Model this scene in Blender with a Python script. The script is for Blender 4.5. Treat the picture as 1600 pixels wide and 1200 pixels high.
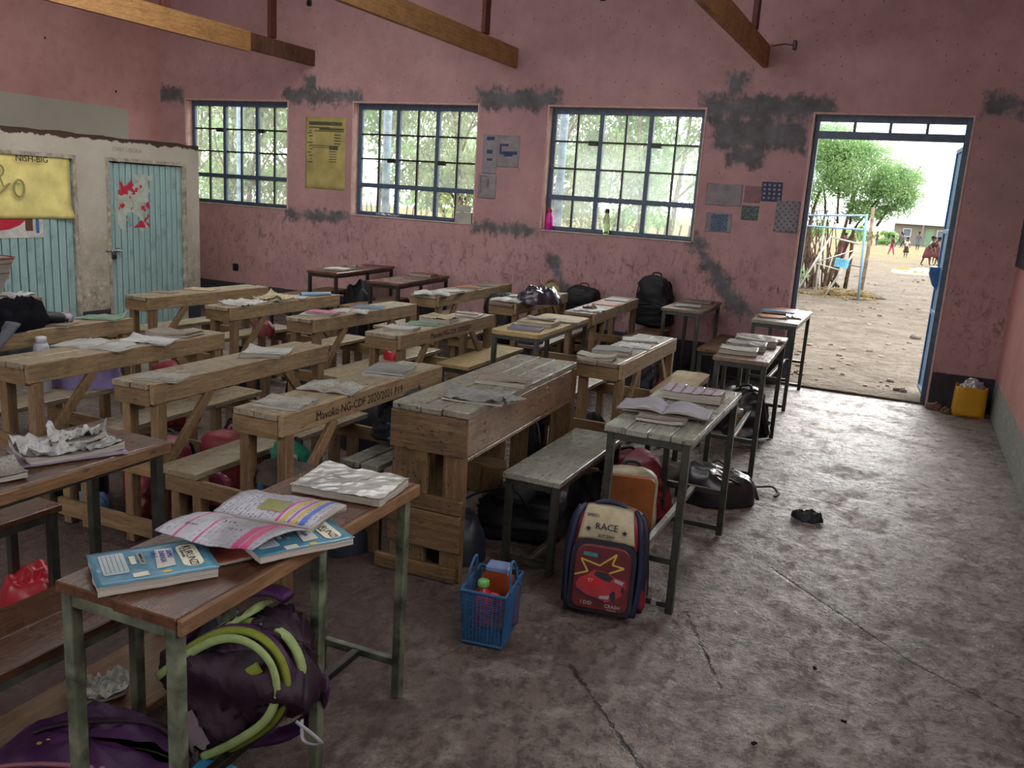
import bpy, bmesh, math, random
import numpy as np
from math import sin, cos, pi, radians
from mathutils import Vector, Matrix, Euler

SC = bpy.context.scene
COL = SC.collection
for o in list(bpy.data.objects): bpy.data.objects.remove(o)
RND = random.Random(7)

# ---------------------------------------------------------------- camera
FPX, YAW, PITCH, ROLL, CAMH = 1341.92, 0.4217, 0.2165, 0.0646, 1.6
cam_data = bpy.data.cameras.new('camera'); cam = bpy.data.objects.new('camera', cam_data); COL.objects.link(cam)
cam_data.sensor_width = 36.0; cam_data.lens = FPX * 36.0 / 1600.0; cam_data.clip_start = 0.05; cam_data.clip_end = 600
_f = Vector((-sin(YAW) * cos(PITCH), cos(YAW) * cos(PITCH), -sin(PITCH)))
_r = Vector((cos(YAW), sin(YAW), 0)); _u = _r.cross(_f)
_r2 = cos(ROLL) * _r + sin(ROLL) * _u; _u2 = -sin(ROLL) * _r + cos(ROLL) * _u
cam.matrix_world = Matrix(((_r2.x, _u2.x, -_f.x, 0), (_r2.y, _u2.y, -_f.y, 0), (_r2.z, _u2.z, -_f.z, CAMH), (0, 0, 0, 1)))
SC.camera = cam

# ---------------------------------------------------------------- light and exposure
SKY = 3.0
W = bpy.data.worlds.new('sky'); SC.world = W; W.use_nodes = True
_n = W.node_tree.nodes; _l = W.node_tree.links
_bg = _n['Background']; _bg.inputs['Strength'].default_value = SKY
_tc = _n.new('ShaderNodeTexCoord'); _nz = _n.new('ShaderNodeTexNoise'); _nz.inputs['Scale'].default_value = 2.0
_cr = _n.new('ShaderNodeValToRGB'); _cr.color_ramp.elements[0].color = (0.86, 0.91, 0.97, 1); _cr.color_ramp.elements[1].color = (1, 1, 1, 1)
_l.new(_tc.outputs['Generated'], _nz.inputs['Vector']); _l.new(_nz.outputs['Fac'], _cr.inputs['Fac']); _l.new(_cr.outputs['Color'], _bg.inputs['Color'])
SC.view_settings.view_transform = 'Standard'; SC.view_settings.look = 'None'
SC.view_settings.exposure = 0.45; SC.view_settings.gamma = 1.0; SC.view_settings.use_curve_mapping = False
try:
    SC.cycles.use_denoising = True; SC.cycles.denoiser = 'OPENIMAGEDENOISE'
    SC.cycles.max_bounces = 8; SC.cycles.diffuse_bounces = 4; SC.cycles.transparent_max_bounces = 16
    SC.cycles.sample_clamp_indirect = 6.0; SC.cycles.caustics_reflective = False; SC.cycles.caustics_refractive = False
except Exception: pass

def light(name, kind, loc, rot, energy, color=(1, 1, 1), size=1, size_y=None, angle=None):
    d = bpy.data.lights.new(name, kind); d.energy = energy; d.color = color
    if kind == 'AREA':
        d.shape = 'RECTANGLE'; d.size = size; d.size_y = size_y or size
    if angle is not None: d.angle = angle
    o = bpy.data.objects.new(name, d); COL.objects.link(o); o.location = loc; o.rotation_euler = rot; return o
# hazy sun high beyond the windows, its disc spread wide by thin cloud
light('sun', 'SUN', (0, 30, 20), (radians(-58), radians(8), 0), 6.0, (1, .97, .93), angle=radians(42))
# unseen fill lamps added behind, above and beside the camera to brighten the room
light('window_daylight', 'AREA', (-5.4, -2.62, 2.0), (radians(97), 0, 0), 22, (1, .96, .93), 4.5, 1.3)
light('roof_sheet_daylight', 'AREA', (-3.4, 4.8, 4.0), (radians(16), 0, 0), 84, (.97, .98, 1), 5.5, 3.2)
light('side_window_daylight', 'AREA', (0.78, 1.3, 2.55), (0, radians(72), 0), 12, (1, .96, .92), 1.0, 2.6)

light('left_roof_sheet_daylight', 'AREA', (-5.0, 4.6, 3.95), (0, radians(48), 0), 62, (1, .97, .93), 3.0, 3.6)  # second overhead fill lamp, added to brighten the left side

# ---------------------------------------------------------------- materials
def lin(c):
    if isinstance(c, str): c = tuple(int(c[i:i + 2], 16) for i in (0, 2, 4))
    return tuple(((v / 255.) / 12.92 if v <= 10.3 else ((v / 255. + .055) / 1.055) ** 2.4) for v in c) + (1.0,)

class Mt:
    def __init__(s, name, rough=.7, spec=.4, metal=0.):
        s.mat = bpy.data.materials.new(name); s.mat.use_nodes = True; s.nt = s.mat.node_tree; s.N = s.nt.nodes; s.L = s.nt.links
        s.p = s.N['Principled BSDF']; s.p.inputs['Roughness'].default_value = rough
        s.p.inputs['Specular IOR Level'].default_value = spec; s.p.inputs['Metallic'].default_value = metal
        s._c = None
    def link(s, a, b):
        if isinstance(a, (int, float)): b.default_value = a
        elif isinstance(a, tuple): b.default_value = a
        else: s.L.new(a, b)
    def co(s):
        if s._c is None:
            s._c = s.N.new('ShaderNodeTexCoord').outputs['Object']
        return s._c
    def xyz(s, v=None):
        n = s.N.new('ShaderNodeSeparateXYZ'); s.link(v if v is not None else s.co(), n.inputs[0]); return n.outputs
    def vec(s, x, y, z):
        n = s.N.new('ShaderNodeCombineXYZ')
        for i, a in enumerate((x, y, z)): s.link(a, n.inputs[i])
        return n.outputs[0]
    def m(s, op, a, b=0., c=0., clamp=False):
        n = s.N.new('ShaderNodeMath'); n.operation = op; n.use_clamp = clamp
        s.link(a, n.inputs[0]); s.link(b, n.inputs[1])
        if op in ('MULTIPLY_ADD', 'COMPARE', 'SMOOTH_MIN', 'SMOOTH_MAX'): s.link(c, n.inputs[2])
        return n.outputs[0]
    def scale(s, sx, sy, sz, v=None, off=None):
        n = s.N.new('ShaderNodeMapping'); s.link(v if v is not None else s.co(), n.inputs[0]); n.inputs['Scale'].default_value = (sx, sy, sz)
        if off is not None:
            if isinstance(off, tuple): n.inputs['Location'].default_value = off
            else: s.L.new(off, n.inputs['Location'])
        return n.outputs[0]
    def rnd(s):
        n = s.N.new('ShaderNodeObjectInfo'); return n.outputs['Random']
    def noise(s, sc, det=4., ro=.55, v=None, dist=0.):
        n = s.N.new('ShaderNodeTexNoise'); s.link(v if v is not None else s.co(), n.inputs['Vector'])
        n.inputs['Scale'].default_value = sc; n.inputs['Detail'].default_value = det; n.inputs['Roughness'].default_value = ro; n.inputs['Distortion'].default_value = dist
        return n.outputs['Fac']
    def voro(s, sc, v=None, feature='F1', out='Distance', rand=1.):
        n = s.N.new('ShaderNodeTexVoronoi'); n.feature = feature; s.link(v if v is not None else s.co(), n.inputs['Vector']); n.inputs['Scale'].default_value = sc
        n.inputs['Randomness'].default_value = rand
        return n.outputs[out]
    def step(s, x, lo, hi, a=0., b=1.):
        n = s.N.new('ShaderNodeMapRange'); n.clamp = True; s.link(x, n.inputs[0])
        n.inputs[1].default_value = lo; n.inputs[2].default_value = hi; n.inputs[3].default_value = a; n.inputs[4].default_value = b
        return n.outputs[0]
    def mix(s, f, a, b, mode='MIX'):
        n = s.N.new('ShaderNodeMix'); n.data_type = 'RGBA'; n.blend_type = mode; n.clamp_factor = True
        s.link(f, n.inputs[0]); s.link(a, n.inputs[6]); s.link(b, n.inputs[7]); return n.outputs[2]
    def color(s, c): s.link(c, s.p.inputs['Base Color']); return s
    def rough(s, r): s.link(r, s.p.inputs['Roughness']); return s
    def bump(s, h, strength=.5, dist=.01):
        n = s.N.new('ShaderNodeBump'); n.inputs['Strength'].default_value = strength; n.inputs['Distance'].default_value = dist
        s.link(h, n.inputs['Height']); s.L.new(n.outputs[0], s.p.inputs['Normal']); return s
    def box(s, X, Z, x0, x1, z0, z1):
        a = s.m('SUBTRACT', s.m('ABSOLUTE', s.m('SUBTRACT', X, (x0 + x1) / 2)), abs(x1 - x0) / 2)
        b = s.m('SUBTRACT', s.m('ABSOLUTE', s.m('SUBTRACT', Z, (z0 + z1) / 2)), abs(z1 - z0) / 2)
        return s.m('MAXIMUM', a, b)
    def seg(s, X, Z, p, q, r):
        dx, dz = q[0] - p[0], q[1] - p[1]; L2 = dx * dx + dz * dz
        ux = s.m('SUBTRACT', X, p[0]); uz = s.m('SUBTRACT', Z, p[1])
        t = s.m('DIVIDE', s.m('ADD', s.m('MULTIPLY', ux, dx), s.m('MULTIPLY', uz, dz)), L2, clamp=True)
        ex = s.m('SUBTRACT', ux, s.m('MULTIPLY', t, dx)); ez = s.m('SUBTRACT', uz, s.m('MULTIPLY', t, dz))
        return s.m('SUBTRACT', s.m('SQRT', s.m('ADD', s.m('MULTIPLY', ex, ex), s.m('MULTIPLY', ez, ez))), r)

MATS = {}
def plain(name, c, rough=.7, spec=.4, var=.12, sc=12., metal=0., bump=.15):
    if name in MATS: return MATS[name]
    t = Mt(name, rough, spec, metal); c = lin(c)
    n = t.noise(sc, 5, .6); d = tuple(v * (1 - var * 2.2) for v in c[:3]) + (1,); h = tuple(min(1, v * (1 + var * 1.6)) for v in c[:3]) + (1,)
    t.color(t.mix(t.step(n, .3, .7), d, h))
    if bump: t.bump(n, bump, .004)
    MATS[name] = t.mat; return t.mat

def wood(name, a, b, axis='Y', rough=.55, grime=.35, dark='2a211b', spec=.4, bump=.35, pits=0.):
    """sawn timber: grain stretched along one local axis, colour shifted per object"""
    if name in MATS: return MATS[name]
    t = Mt(name, rough, spec)
    r = t.rnd(); off = t.vec(t.m('MULTIPLY', r, 37.), t.m('MULTIPLY', r, 91.), t.m('MULTIPLY', r, 53.))
    sx = {'X': (1.2, 16, 16), 'Y': (16, 1.2, 16), 'Z': (16, 16, 1.2)}[axis]
    v = t.scale(*sx, off=off); v2 = t.scale(1, 1, 1, off=off)
    g = t.noise(3.2, 6, .62, v, .6); f = t.noise(16, 3, .7, v); blot = t.noise(5.5, 5, .65, v2); fine = t.noise(60, 3, .6, v2)
    c = t.mix(t.step(g, .33, .68), lin(a), lin(b))
    c = t.mix(t.m('MULTIPLY', t.step(f, .48, .66), .6), c, lin(dark)); kn = t.voro(5.5, t.scale(*[1 + (k - 1) * .12 for k in (sx[0], sx[1], sx[2])], off=off)); c = t.mix(t.m('MULTIPLY', t.step(kn, .10, .04), .75), c, lin(dark))
    c = t.mix(t.m('MULTIPLY', t.step(blot, .48, .72), grime), c, lin(dark))
    c = t.mix(t.step(r, 0, 1, 0, .22), c, lin('6b4a2c'), 'MULTIPLY')
    if pits:
        pv = t.voro(34, t.scale(1, .45, 1, off=off)); pm = t.m('MULTIPLY', t.step(pv, .28, .16), t.step(blot, .42, .56))
        c = t.mix(t.m('MULTIPLY', pm, pits), c, lin('1c1815'))
    t.color(c)
    t.rough(t.step(blot, .3, .7, max(.12, rough - .16), min(1, rough + .16)))
    h = t.m('ADD', t.m('MULTIPLY', g, .6), t.m('ADD', t.m('MULTIPLY', f, .4), t.m('MULTIPLY', fine, .15)))
    if pits: h = t.m('SUBTRACT', h, t.m('MULTIPLY', pm, .9))
    t.bump(h, bump, .006); MATS[name] = t.mat; return t.mat

def printed(name, paper, ink, rows=110., dens=.5, axis=1, rough=.55, band=None, yellow=0.):
    """paper with lines of print: rows across one local axis, words broken by noise"""
    if name in MATS: return MATS[name]
    t = Mt(name, rough, .35); X, Y, Z = t.xyz(); A, B = (Y, X) if axis == 1 else (X, Y)
    r = t.rnd(); fr = t.m('FRACT', t.m('MULTIPLY', A, rows)); row = t.m('FLOOR', t.m('MULTIPLY', A, rows))
    v = t.vec(t.m('MULTIPLY', B, 150.), t.m('ADD', t.m('MULTIPLY', row, 7.3), t.m('MULTIPLY', r, 50.)), 0.)
    w = t.noise(1.0, 2, .6, v); blk = t.noise(1., 1, .5, t.vec(t.m('MULTIPLY', B, 9.), t.m('MULTIPLY', A, 9.), t.m('MULTIPLY', r, 30.)))
    mask = t.m('MULTIPLY', t.m('MULTIPLY', t.step(fr, .45, .5), t.step(w, .49, .53)), t.m('MULTIPLY', t.step(blk, .38, .42), dens))
    n = t.noise(7, 4, .6); base = t.mix(t.step(n, .3, .75), lin(paper), tuple(v * .62 for v in lin(paper)[:3]) + (1,))
    ed = t.noise(3.2, 5, .7); base = t.mix(t.m('MULTIPLY', t.step(ed, .52, .6), .5), base, tuple(v * .35 for v in lin(paper)[:3]) + (1,)); c = t.mix(mask, base, lin(ink))
    if band:
        for (y0, y1, col) in band:
            k = t.m('MULTIPLY', t.step(A, y0 - .001, y0), t.step(A, y1, y1 + .001, 1, 0)); c = t.mix(k, c, lin(col))
    t.color(c); t.bump(t.noise(22, 4, .6), .35, .006); MATS[name] = t.mat; return t.mat

def edges_mat(name='paper_edges', c='b9b2a6'):
    if name in MATS: return MATS[name]
    t = Mt(name, .8, .2); X, Y, Z = t.xyz(); v = t.vec(t.m('MULTIPLY', X, 4.), t.m('MULTIPLY', Y, 4.), t.m('MULTIPLY', Z, 700.))
    n = t.noise(1., 3, .6, v); t.color(t.mix(t.step(n, .35, .65), tuple(k * .4 for k in lin(c)[:3]) + (1,), lin(c))); t.bump(n, .5, .002)
    MATS[name] = t.mat; return t.mat

def fabric(name, c, rough=.8, spec=.25, sheen=0., weave=220.):
    if name in MATS: return MATS[name]
    t = Mt(name, rough, spec); c = lin(c); n = t.noise(9, 5, .6); w = t.noise(weave, 2, .5)
    t.color(t.mix(t.step(n, .3, .72), tuple(v * .6 for v in c[:3]) + (1,), tuple(min(1, v * 1.2) for v in c[:3]) + (1,)))
    t.bump(t.m('ADD', n, t.m('MULTIPLY', w, .2)), .4, .012); MATS[name] = t.mat; return t.mat

# ---------------------------------------------------------------- mesh helpers
class MB:
    def __init__(s): s.v = []; s.f = []; s.mi = []
    def add(s, vs, fs, mi=0):
        o = len(s.v); s.v += [tuple(v) for v in vs]; s.f += [tuple(i + o for i in f) for f in fs]; s.mi += [mi] * len(fs)
    def box(s, lo, hi, ch=.0025, R=None, mi=0, jit=0.):
        lo = np.minimum(lo, hi) * 1.0; hi = np.maximum(lo, np.array(hi, float)); c = (lo + hi) / 2; h = (hi - lo) / 2; ch = min(ch, h.min() * .45)
        if ch <= 0:
            V = [c + h * np.array((x, y, z)) for x in (-1, 1) for y in (-1, 1) for z in (-1, 1)]
            F = [(0, 1, 3, 2), (4, 6, 7, 5), (0, 4, 5, 1), (2, 3, 7, 6), (0, 2, 6, 4), (1, 5, 7, 3)]
        else:
            V = []; idx = {}
            for x in (-1, 1):
                for y in (-1, 1):
                    for z in (-1, 1):
                        sg = np.array((x, y, z), float)
                        for a in range(3):
                            q = h.copy() - ch; q[a] = h[a]; idx[(x, y, z, a)] = len(V)
                            V.append(c + sg * q + (np.array([RND.uniform(-jit, jit) for _ in range(3)]) if jit else 0))
            F = []
            for a in range(3):
                b, d = (a + 1) % 3, (a + 2) % 3
                for sg in (-1, 1):
                    def key(sb, sd, ax=a):
                        k = [0, 0, 0]; k[a] = sg; k[b] = sb; k[d] = sd; return (k[0], k[1], k[2], ax)
                    q = [idx[key(-1, -1)], idx[key(1, -1)], idx[key(1, 1)], idx[key(-1, 1)]]
                    F.append(q if sg > 0 else q[::-1])
            for a in range(3):   # edges parallel to axis a join faces b and d
                b, d = (a + 1) % 3, (a + 2) % 3
                for sb in (-1, 1):
                    for sd in (-1, 1):
                        def key(sa, ax):
                            k = [0, 0, 0]; k[a] = sa; k[b] = sb; k[d] = sd; return (k[0], k[1], k[2], ax)
                        q = [idx[key(-1, b)], idx[key(1, b)], idx[key(1, d)], idx[key(-1, d)]]
                        F.append(q if sb * sd < 0 else q[::-1])
            for x in (-1, 1):
                for y in (-1, 1):
                    for z in (-1, 1):
                        q = [idx[(x, y, z, 0)], idx[(x, y, z, 1)], idx[(x, y, z, 2)]]
                        F.append(q if x * y * z > 0 else q[::-1])
        if R is not None:
            R = np.array(R); V = [c + R @ (np.array(v) - c) for v in V]
        s.add(V, F, mi); return s
    def beam(s, p, q, w, t, ch=.002, mi=0, up=(0, 0, 1)):
        """square bar from p to q, w wide (side), t thick (towards up)"""
        p = np.array(p, float); q = np.array(q, float); d = q - p; L = np.linalg.norm(d); d /= L; u = np.array(up, float)
        sd = np.cross(d, u)
        if np.linalg.norm(sd) < 1e-4: sd = np.cross(d, (0, 1, 0))
        sd /= np.linalg.norm(sd); u2 = np.cross(sd, d)
        k = MB(); k.box((-w / 2, 0, -t / 2), (w / 2, L, t / 2), ch)
        V = [p + v[0] * sd + v[1] * d + v[2] * u2 for v in k.v]; s.add(V, k.f, mi); return s
    def tube(s, pts, r, n=8, mi=0, cap=True, flat=1.):
        pts = [np.array(p, float) for p in pts]; m = len(pts); rr = r if hasattr(r, '__len__') else [r] * m
        V = []; F = []; pu = None
        for i, p in enumerate(pts):
            d = pts[min(i + 1, m - 1)] - pts[max(i - 1, 0)]; d = d / (np.linalg.norm(d) + 1e-9)
            if pu is None: pu = np.array((0, 0, 1.)) if abs(d[2]) < .9 else np.array((1., 0, 0))
            a = np.cross(d, pu); a /= (np.linalg.norm(a) + 1e-9); b = np.cross(a, d); pu = b
            for k in range(n):
                t = 2 * pi * k / n; V.append(p + rr[i] * (cos(t) * a + flat * sin(t) * b))
        for i in range(m - 1):
            for k in range(n):
                F.append((i * n + k, i * n + (k + 1) % n, (i + 1) * n + (k + 1) % n, (i + 1) * n + k))
        if cap: F.append(tuple(range(n))[::-1]); F.append(tuple((m - 1) * n + k for k in range(n)))
        s.add(V, F, mi); return s
    def lathe(s, prof, n=20, mi=0, c=(0, 0, 0), sx=1., sy=1.):
        V = [(c[0] + r * cos(2 * pi * k / n) * sx, c[1] + r * sin(2 * pi * k / n) * sy, c[2] + z) for r, z in prof for k in range(n)]; F = []
        for i in range(len(prof) - 1):
            for k in range(n): F.append((i * n + k, i * n + (k + 1) % n, (i + 1) * n + (k + 1) % n, (i + 1) * n + k))
        F.append(tuple(range(n))[::-1]); F.append(tuple((len(prof) - 1) * n + k for k in range(n))); s.add(V, F, mi); return s
    def prism(s, poly, y0, y1, mi=0, plane='XZ'):
        """extrude a polygon lying in XZ (or XY) between two offsets"""
        n = len(poly)
        mk = (lambda a, b, o: (a, o, b)) if plane == 'XZ' else (lambda a, b, o: (a, b, o))
        V = [mk(a, b, y0) for a, b in poly] + [mk(a, b, y1) for a, b in poly]
        F = [tuple(range(n)), tuple(range(2 * n - 1, n - 1, -1))] + [(i, i + n, (i + 1) % n + n, (i + 1) % n) for i in range(n)]
        s.add(V, F, mi); return s
    def grid(s, fn, nu, nv, mi=0, closed=False):
        V = [fn(i / nu, j / nv) for j in range(nv + 1) for i in range(nu + 1)]
        F = [(j * (nu + 1) + i, j * (nu + 1) + i + 1, (j + 1) * (nu + 1) + i + 1, (j + 1) * (nu + 1) + i) for j in range(nv) for i in range(nu)]
        s.add(V, F, mi); return s
    def sheet(s, top, bot, nu, nv, mi=0, side=None):
        """closed slab between two height surfaces top(u,v), bot(u,v)"""
        o = len(s.v); n = nu + 1
        for fn in (top, bot): s.v += [tuple(fn(i / nu, j / nv)) for j in range(nv + 1) for i in range(nu + 1)]
        k = n * (nv + 1); F = []; M = []
        for j in range(nv):
            for i in range(nu):
                a = o + j * n + i; F.append((a, a + 1, a + n + 1, a + n)); M.append(mi)
                a += k; F.append((a, a + n, a + n + 1, a + 1)); M.append(mi)
        sm = mi if side is None else side
        for i in range(nu):
            a = o + i; F.append((a, a + k, a + k + 1, a + 1)); M.append(sm); a = o + nv * n + i; F.append((a, a + 1, a + 1 + k, a + k)); M.append(sm)
        for j in range(nv):
            a = o + j * n; F.append((a, a + n, a + n + k, a + k)); M.append(sm); a = o + j * n + nu; F.append((a, a + k, a + n + k, a + n)); M.append(sm)
        s.f += F; s.mi += M; return s
    def build(s, name, mats, parent=None, smooth=False, loc=None, rot=None):
        me = bpy.data.meshes.new(name); me.from_pydata(s.v, [], s.f)
        for m in (mats if isinstance(mats, (list, tuple)) else [mats]): me.materials.append(m)
        if any(s.mi): me.polygons.foreach_set('material_index', s.mi)
        if smooth: me.polygons.foreach_set('use_smooth', [True] * len(s.f))
        me.update(); return link(name, me, parent, loc, rot)

def link(name, me, parent=None, loc=None, rot=None):
    o = bpy.data.objects.new(name, me); COL.objects.link(o)
    if parent is not None: o.parent = parent
    if loc is not None: o.location = loc
    if rot is not None: o.rotation_euler = rot
    return o
def tag(o, label=None, cat=None, group=None, kind=None):
    if label: o['label'] = label
    if cat: o['category'] = cat
    if group: o['group'] = group
    if kind: o['kind'] = kind
    return o
def thing(name, label, cat, loc=(0, 0, 0), rz=0., group=None, rot=None):
    o = bpy.data.objects.new(name, None); COL.objects.link(o); o.location = loc; o.rotation_euler = rot if rot is not None else (0, 0, rz)
    o.empty_display_size = .05; return tag(o, label, cat, group)
def struct(o): o['kind'] = 'structure'; return o
def text(body, size, mat, parent, loc, rot, name='lettering', ext=.0006, align='LEFT', sx=1.):
    c = bpy.data.curves.new(name, 'FONT'); c.body = body; c.size = size; c.extrude = ext; c.align_x = align; c.resolution_u = 2
    c.materials.append(mat); o = bpy.data.objects.new(name, c); COL.objects.link(o); bpy.context.view_layer.update()
    me = bpy.data.meshes.new_from_object(o.evaluated_get(bpy.context.evaluated_depsgraph_get())); bpy.data.objects.remove(o); bpy.data.curves.remove(c)
    me.name = name; o = link(name, me, parent, loc, rot); o.scale = (sx, 1, 1); o['kind'] = 'stuff'; return o
def vnoise(seed):
    r = np.random.RandomState(seed); K = r.uniform(-1, 1, (9, 3)); ph = r.uniform(0, 6.28, 9)
    def fn(x, y, z=0., s=1.):
        t = 0.
        for i in range(9):
            k = K[i] * (2 + 2.2 * i) * s; t += sin(k[0] * x + k[1] * y + k[2] * z + ph[i]) / (1 + .55 * i)
        return t / 2.6
    return fn

# ---------------------------------------------------------------- material set
def wall_material():
    t = Mt('pink_plaster', .78, .25); X, Y, Z = t.xyz()
    n1 = t.noise(1.3, 5, .6); n2 = t.noise(7, 6, .65); n3 = t.noise(30, 4, .6)
    c = t.mix(t.step(n1, .3, .7), lin('a98183'), lin('bf9896'))
    c = t.mix(t.m('MULTIPLY', t.step(n2, .45, .75), .35), c, lin('8c6a6b'))
    # scuffs and soot on the lower wall
    vs = t.scale(6, 6, 3.2); sc = t.noise(2.6, 8, .78, vs, .8); low = t.step(Z, .95, 1.45, 1, 0); low2 = t.step(Z, .3, .75, .35, 1)
    c = t.mix(t.m('MULTIPLY', t.m('MULTIPLY', t.step(sc, .51, .66), low), t.m('MULTIPLY', low2, .8)), c, lin('574240'))
    wr_ = t.noise(5.2, 7, .8, t.scale(3.2, 1, 1.3), 2.2); c = t.mix(t.m('MULTIPLY', t.m('MULTIPLY', t.step(wr_, .62, .66), t.m('MULTIPLY', low, t.step(Z, .5, .7))), .6), c, lin('4b3f4a')); sv = t.voro(17, t.scale(1, 1, .6)); c = t.mix(t.m('MULTIPLY', t.step(sv, .11, .07), .65), c, lin('43302e'))
    # cement repairs, ragged edges
    jag = t.m('ADD', t.m('MULTIPLY', t.m('SUBTRACT', n2, .5), .30), t.m('MULTIPLY', t.m('SUBTRACT', t.noise(19, 5, .7, t.scale(1, 1, .5)), .5), .20))
    D = None
    for b in ((-6.87, -5.80, 2.47, 2.64), (-6.60, -6.46, 2.64, 2.78), (-6.87, -5.92, 1.16, 1.27), (-4.37, -3.44, 2.46, 2.66), (-4.33, -3.55, 1.19, 1.31),
              (-1.99, -.80, 2.40, 2.62), (-1.80, -1.57, 2.6, 2.84), (-1.85, -1.02, 2.14, 2.42), (-1.70, -1.36, 1.99, 2.2), (-8.84, -8.42, 2.45, 2.63), (.36, .81, 2.48, 2.66)):
        d = t.box(X, Z, *b); D = d if D is None else t.m('MINIMUM', D, d)
    for p, q, r in (((-1.93, 1.30), (-1.68, .98), .07), ((-1.68, .98), (-1.42, .68), .085), ((-1.42, .7), (-1.25, .62), .05), ((-3.38, .97), (-3.15, .55), .055), ((-3.2, .66), (-2.7, .45), .10)):
        D = t.m('MINIMUM', D, t.seg(X, Z, p, q, r))
    k = t.step(t.m('ADD', D, jag), -.035, .03, 1, 0)
    cem = t.mix(t.step(n2, .35, .65), lin('5b5757'), lin('757275')); c = t.mix(k, c, cem)
    # painted dark skirting band
    k2 = t.step(t.m('ADD', Z, t.m('MULTIPLY', t.m('SUBTRACT', n3, .5), .02)), .305, .312, 1, 0)
    c = t.mix(k2, c, t.mix(n2, lin('2c2a30'), lin('45434a')))
    # chips
    ch = t.voro(3.1, t.scale(1, 1, 1), rand=1.); c = t.mix(t.step(ch, .035, .025), c, lin('3a2624'))
    t.color(c); t.bump(t.m('ADD', t.m('MULTIPLY', n2, .8), t.m('ADD', t.m('MULTIPLY', n3, .3), t.m('MULTIPLY', k, .25))), .55, .012); return t.mat
def left_wall_material():
    t = Mt('pink_plaster_left', .78, .25); X, Y, Z = t.xyz(); n1 = t.noise(1.3, 5, .6); n2 = t.noise(7, 6, .65)
    c = t.mix(t.step(n1, .3, .7), lin('bb8a85'), lin('d3a29c')); c = t.mix(t.m('MULTIPLY', t.step(n2, .5, .75), .3), c, lin('96635f'))
    b = t.m('ADD', t.box(Y, Z, 2.0, 7.85, 1.2, 2.315), t.m('MULTIPLY', t.m('SUBTRACT', n2, .5), .012))
    c = t.mix(t.step(b, -.004, .004, 1, 0), c, t.mix(n1, lin('a6a294'), lin('c2bdae')))
    ch = t.voro(2.6); c = t.mix(t.step(ch, .045, .035), c, lin('33201d')); c2 = t.voro(6.1, t.scale(1, 1.7, 1)); c = t.mix(t.step(c2, .03, .022), c, lin('5a3a35'))
    t.color(c); t.bump(n2, .4, .01); return t.mat
def right_wall_material():
    t = Mt('pink_plaster_right', .75, .3); X, Y, Z = t.xyz(); n1 = t.noise(1.3, 5, .6); n2 = t.noise(9, 6, .65)
    c = t.mix(t.step(n1, .3, .7), lin('bb807a'), lin('d09a94')); c = t.mix(t.m('MULTIPLY', t.step(n2, .5, .72), .3), c, lin('96706c'))
    k = t.step(t.m('ADD', Z, t.m('MULTIPLY', t.m('SUBTRACT', n2, .5), .02)), .305, .315, 1, 0); c = t.mix(k, c, t.mix(n2, lin('7d8079'), lin('9c9d94')))
    c = t.mix(t.m('MULTIPLY', k, t.step(t.noise(28, 3, .6), .6, .66)), c, lin('b8b6aa'))
    t.color(c); t.bump(n2, .6, .012); return t.mat
def floor_material():
    t = Mt('worn_cement_floor', .5, .65); X, Y, Z = t.xyz()
    n1 = t.noise(.9, 5, .6); n2 = t.noise(3.4, 8, .72, None, .35); n3 = t.noise(15, 7, .74, t.scale(1.25, .8, 1), .25); n4 = t.noise(60, 3, .6)
    c = t.mix(t.step(n2, .34, .66), lin('6a5a50'), lin('a3958b')); c = t.mix(t.m('MULTIPLY', t.step(n3, .48, .58), .85), c, lin('43362f'))
    c = t.mix(t.m('MULTIPLY', t.step(t.noise(5.2, 8, .78, None, .4), .53, .62), .6), c, lin('c4b8ae')); c = t.mix(t.m('MULTIPLY', t.step(t.noise(2.3, 8, .76, None, .5), .50, .60), .6), c, lin('54443b'))
    left = t.m('MULTIPLY', t.step(t.m('ADD', X, t.m('MULTIPLY', n1, .8)), -1.6, -.2, .85, 0.), t.step(Y, 6.5, 3.2, .3, 1.)); c = t.mix(left, c, t.mix(n2, lin('3c2a24'), lin('62493e')))  # reddish dust tint, darkened to put the near-left shade into the colour
    # cracks
    cd = None
    for p, q in (((-.88, 2.62), (-.45, 2.15)), ((-.45, 2.15), (-.22, 1.95)), ((-.22, 1.95), (.03, 1.6)), ((-.62, 3.25), (-.38, 2.75)), ((-.38, 3.9), (.22, 3.3)), ((.22, 3.3), (.55, 3.1)), ((-.85, 5.2), (-.1, 5.0))):
        d = t.seg(X, Y, p, q, 0.); cd = d if cd is None else t.m('MINIMUM', cd, d)
    cd = t.m('ADD', cd, t.m('MULTIPLY', t.m('ABSOLUTE', t.m('SUBTRACT', t.noise(9, 5, .7), .5)), .11)); crack = t.step(cd, .006, .014, 1, 0)
    c = t.mix(t.m('MULTIPLY', crack, .85), c, lin('241b17'))
    pit = t.step(t.voro(9.0), .05, .03); c = t.mix(t.m('MULTIPLY', pit, .8), c, lin('2a201c'))
    t.color(c); t.rough(t.m('ADD', t.step(n2, .42, .60, .66, .2), t.m('MULTIPLY', t.m('SUBTRACT', n3, .5), .8)))
    h = t.m('ADD', t.m('MULTIPLY', n2, 1.1), t.m('ADD', t.m('MULTIPLY', n3, .55), t.m('MULTIPLY', n4, .1)))
    t.bump(t.m('SUBTRACT', h, t.m('ADD', t.m('MULTIPLY', crack, .5), t.m('MULTIPLY', pit, .2))), 1., .065); return t.mat
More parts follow.
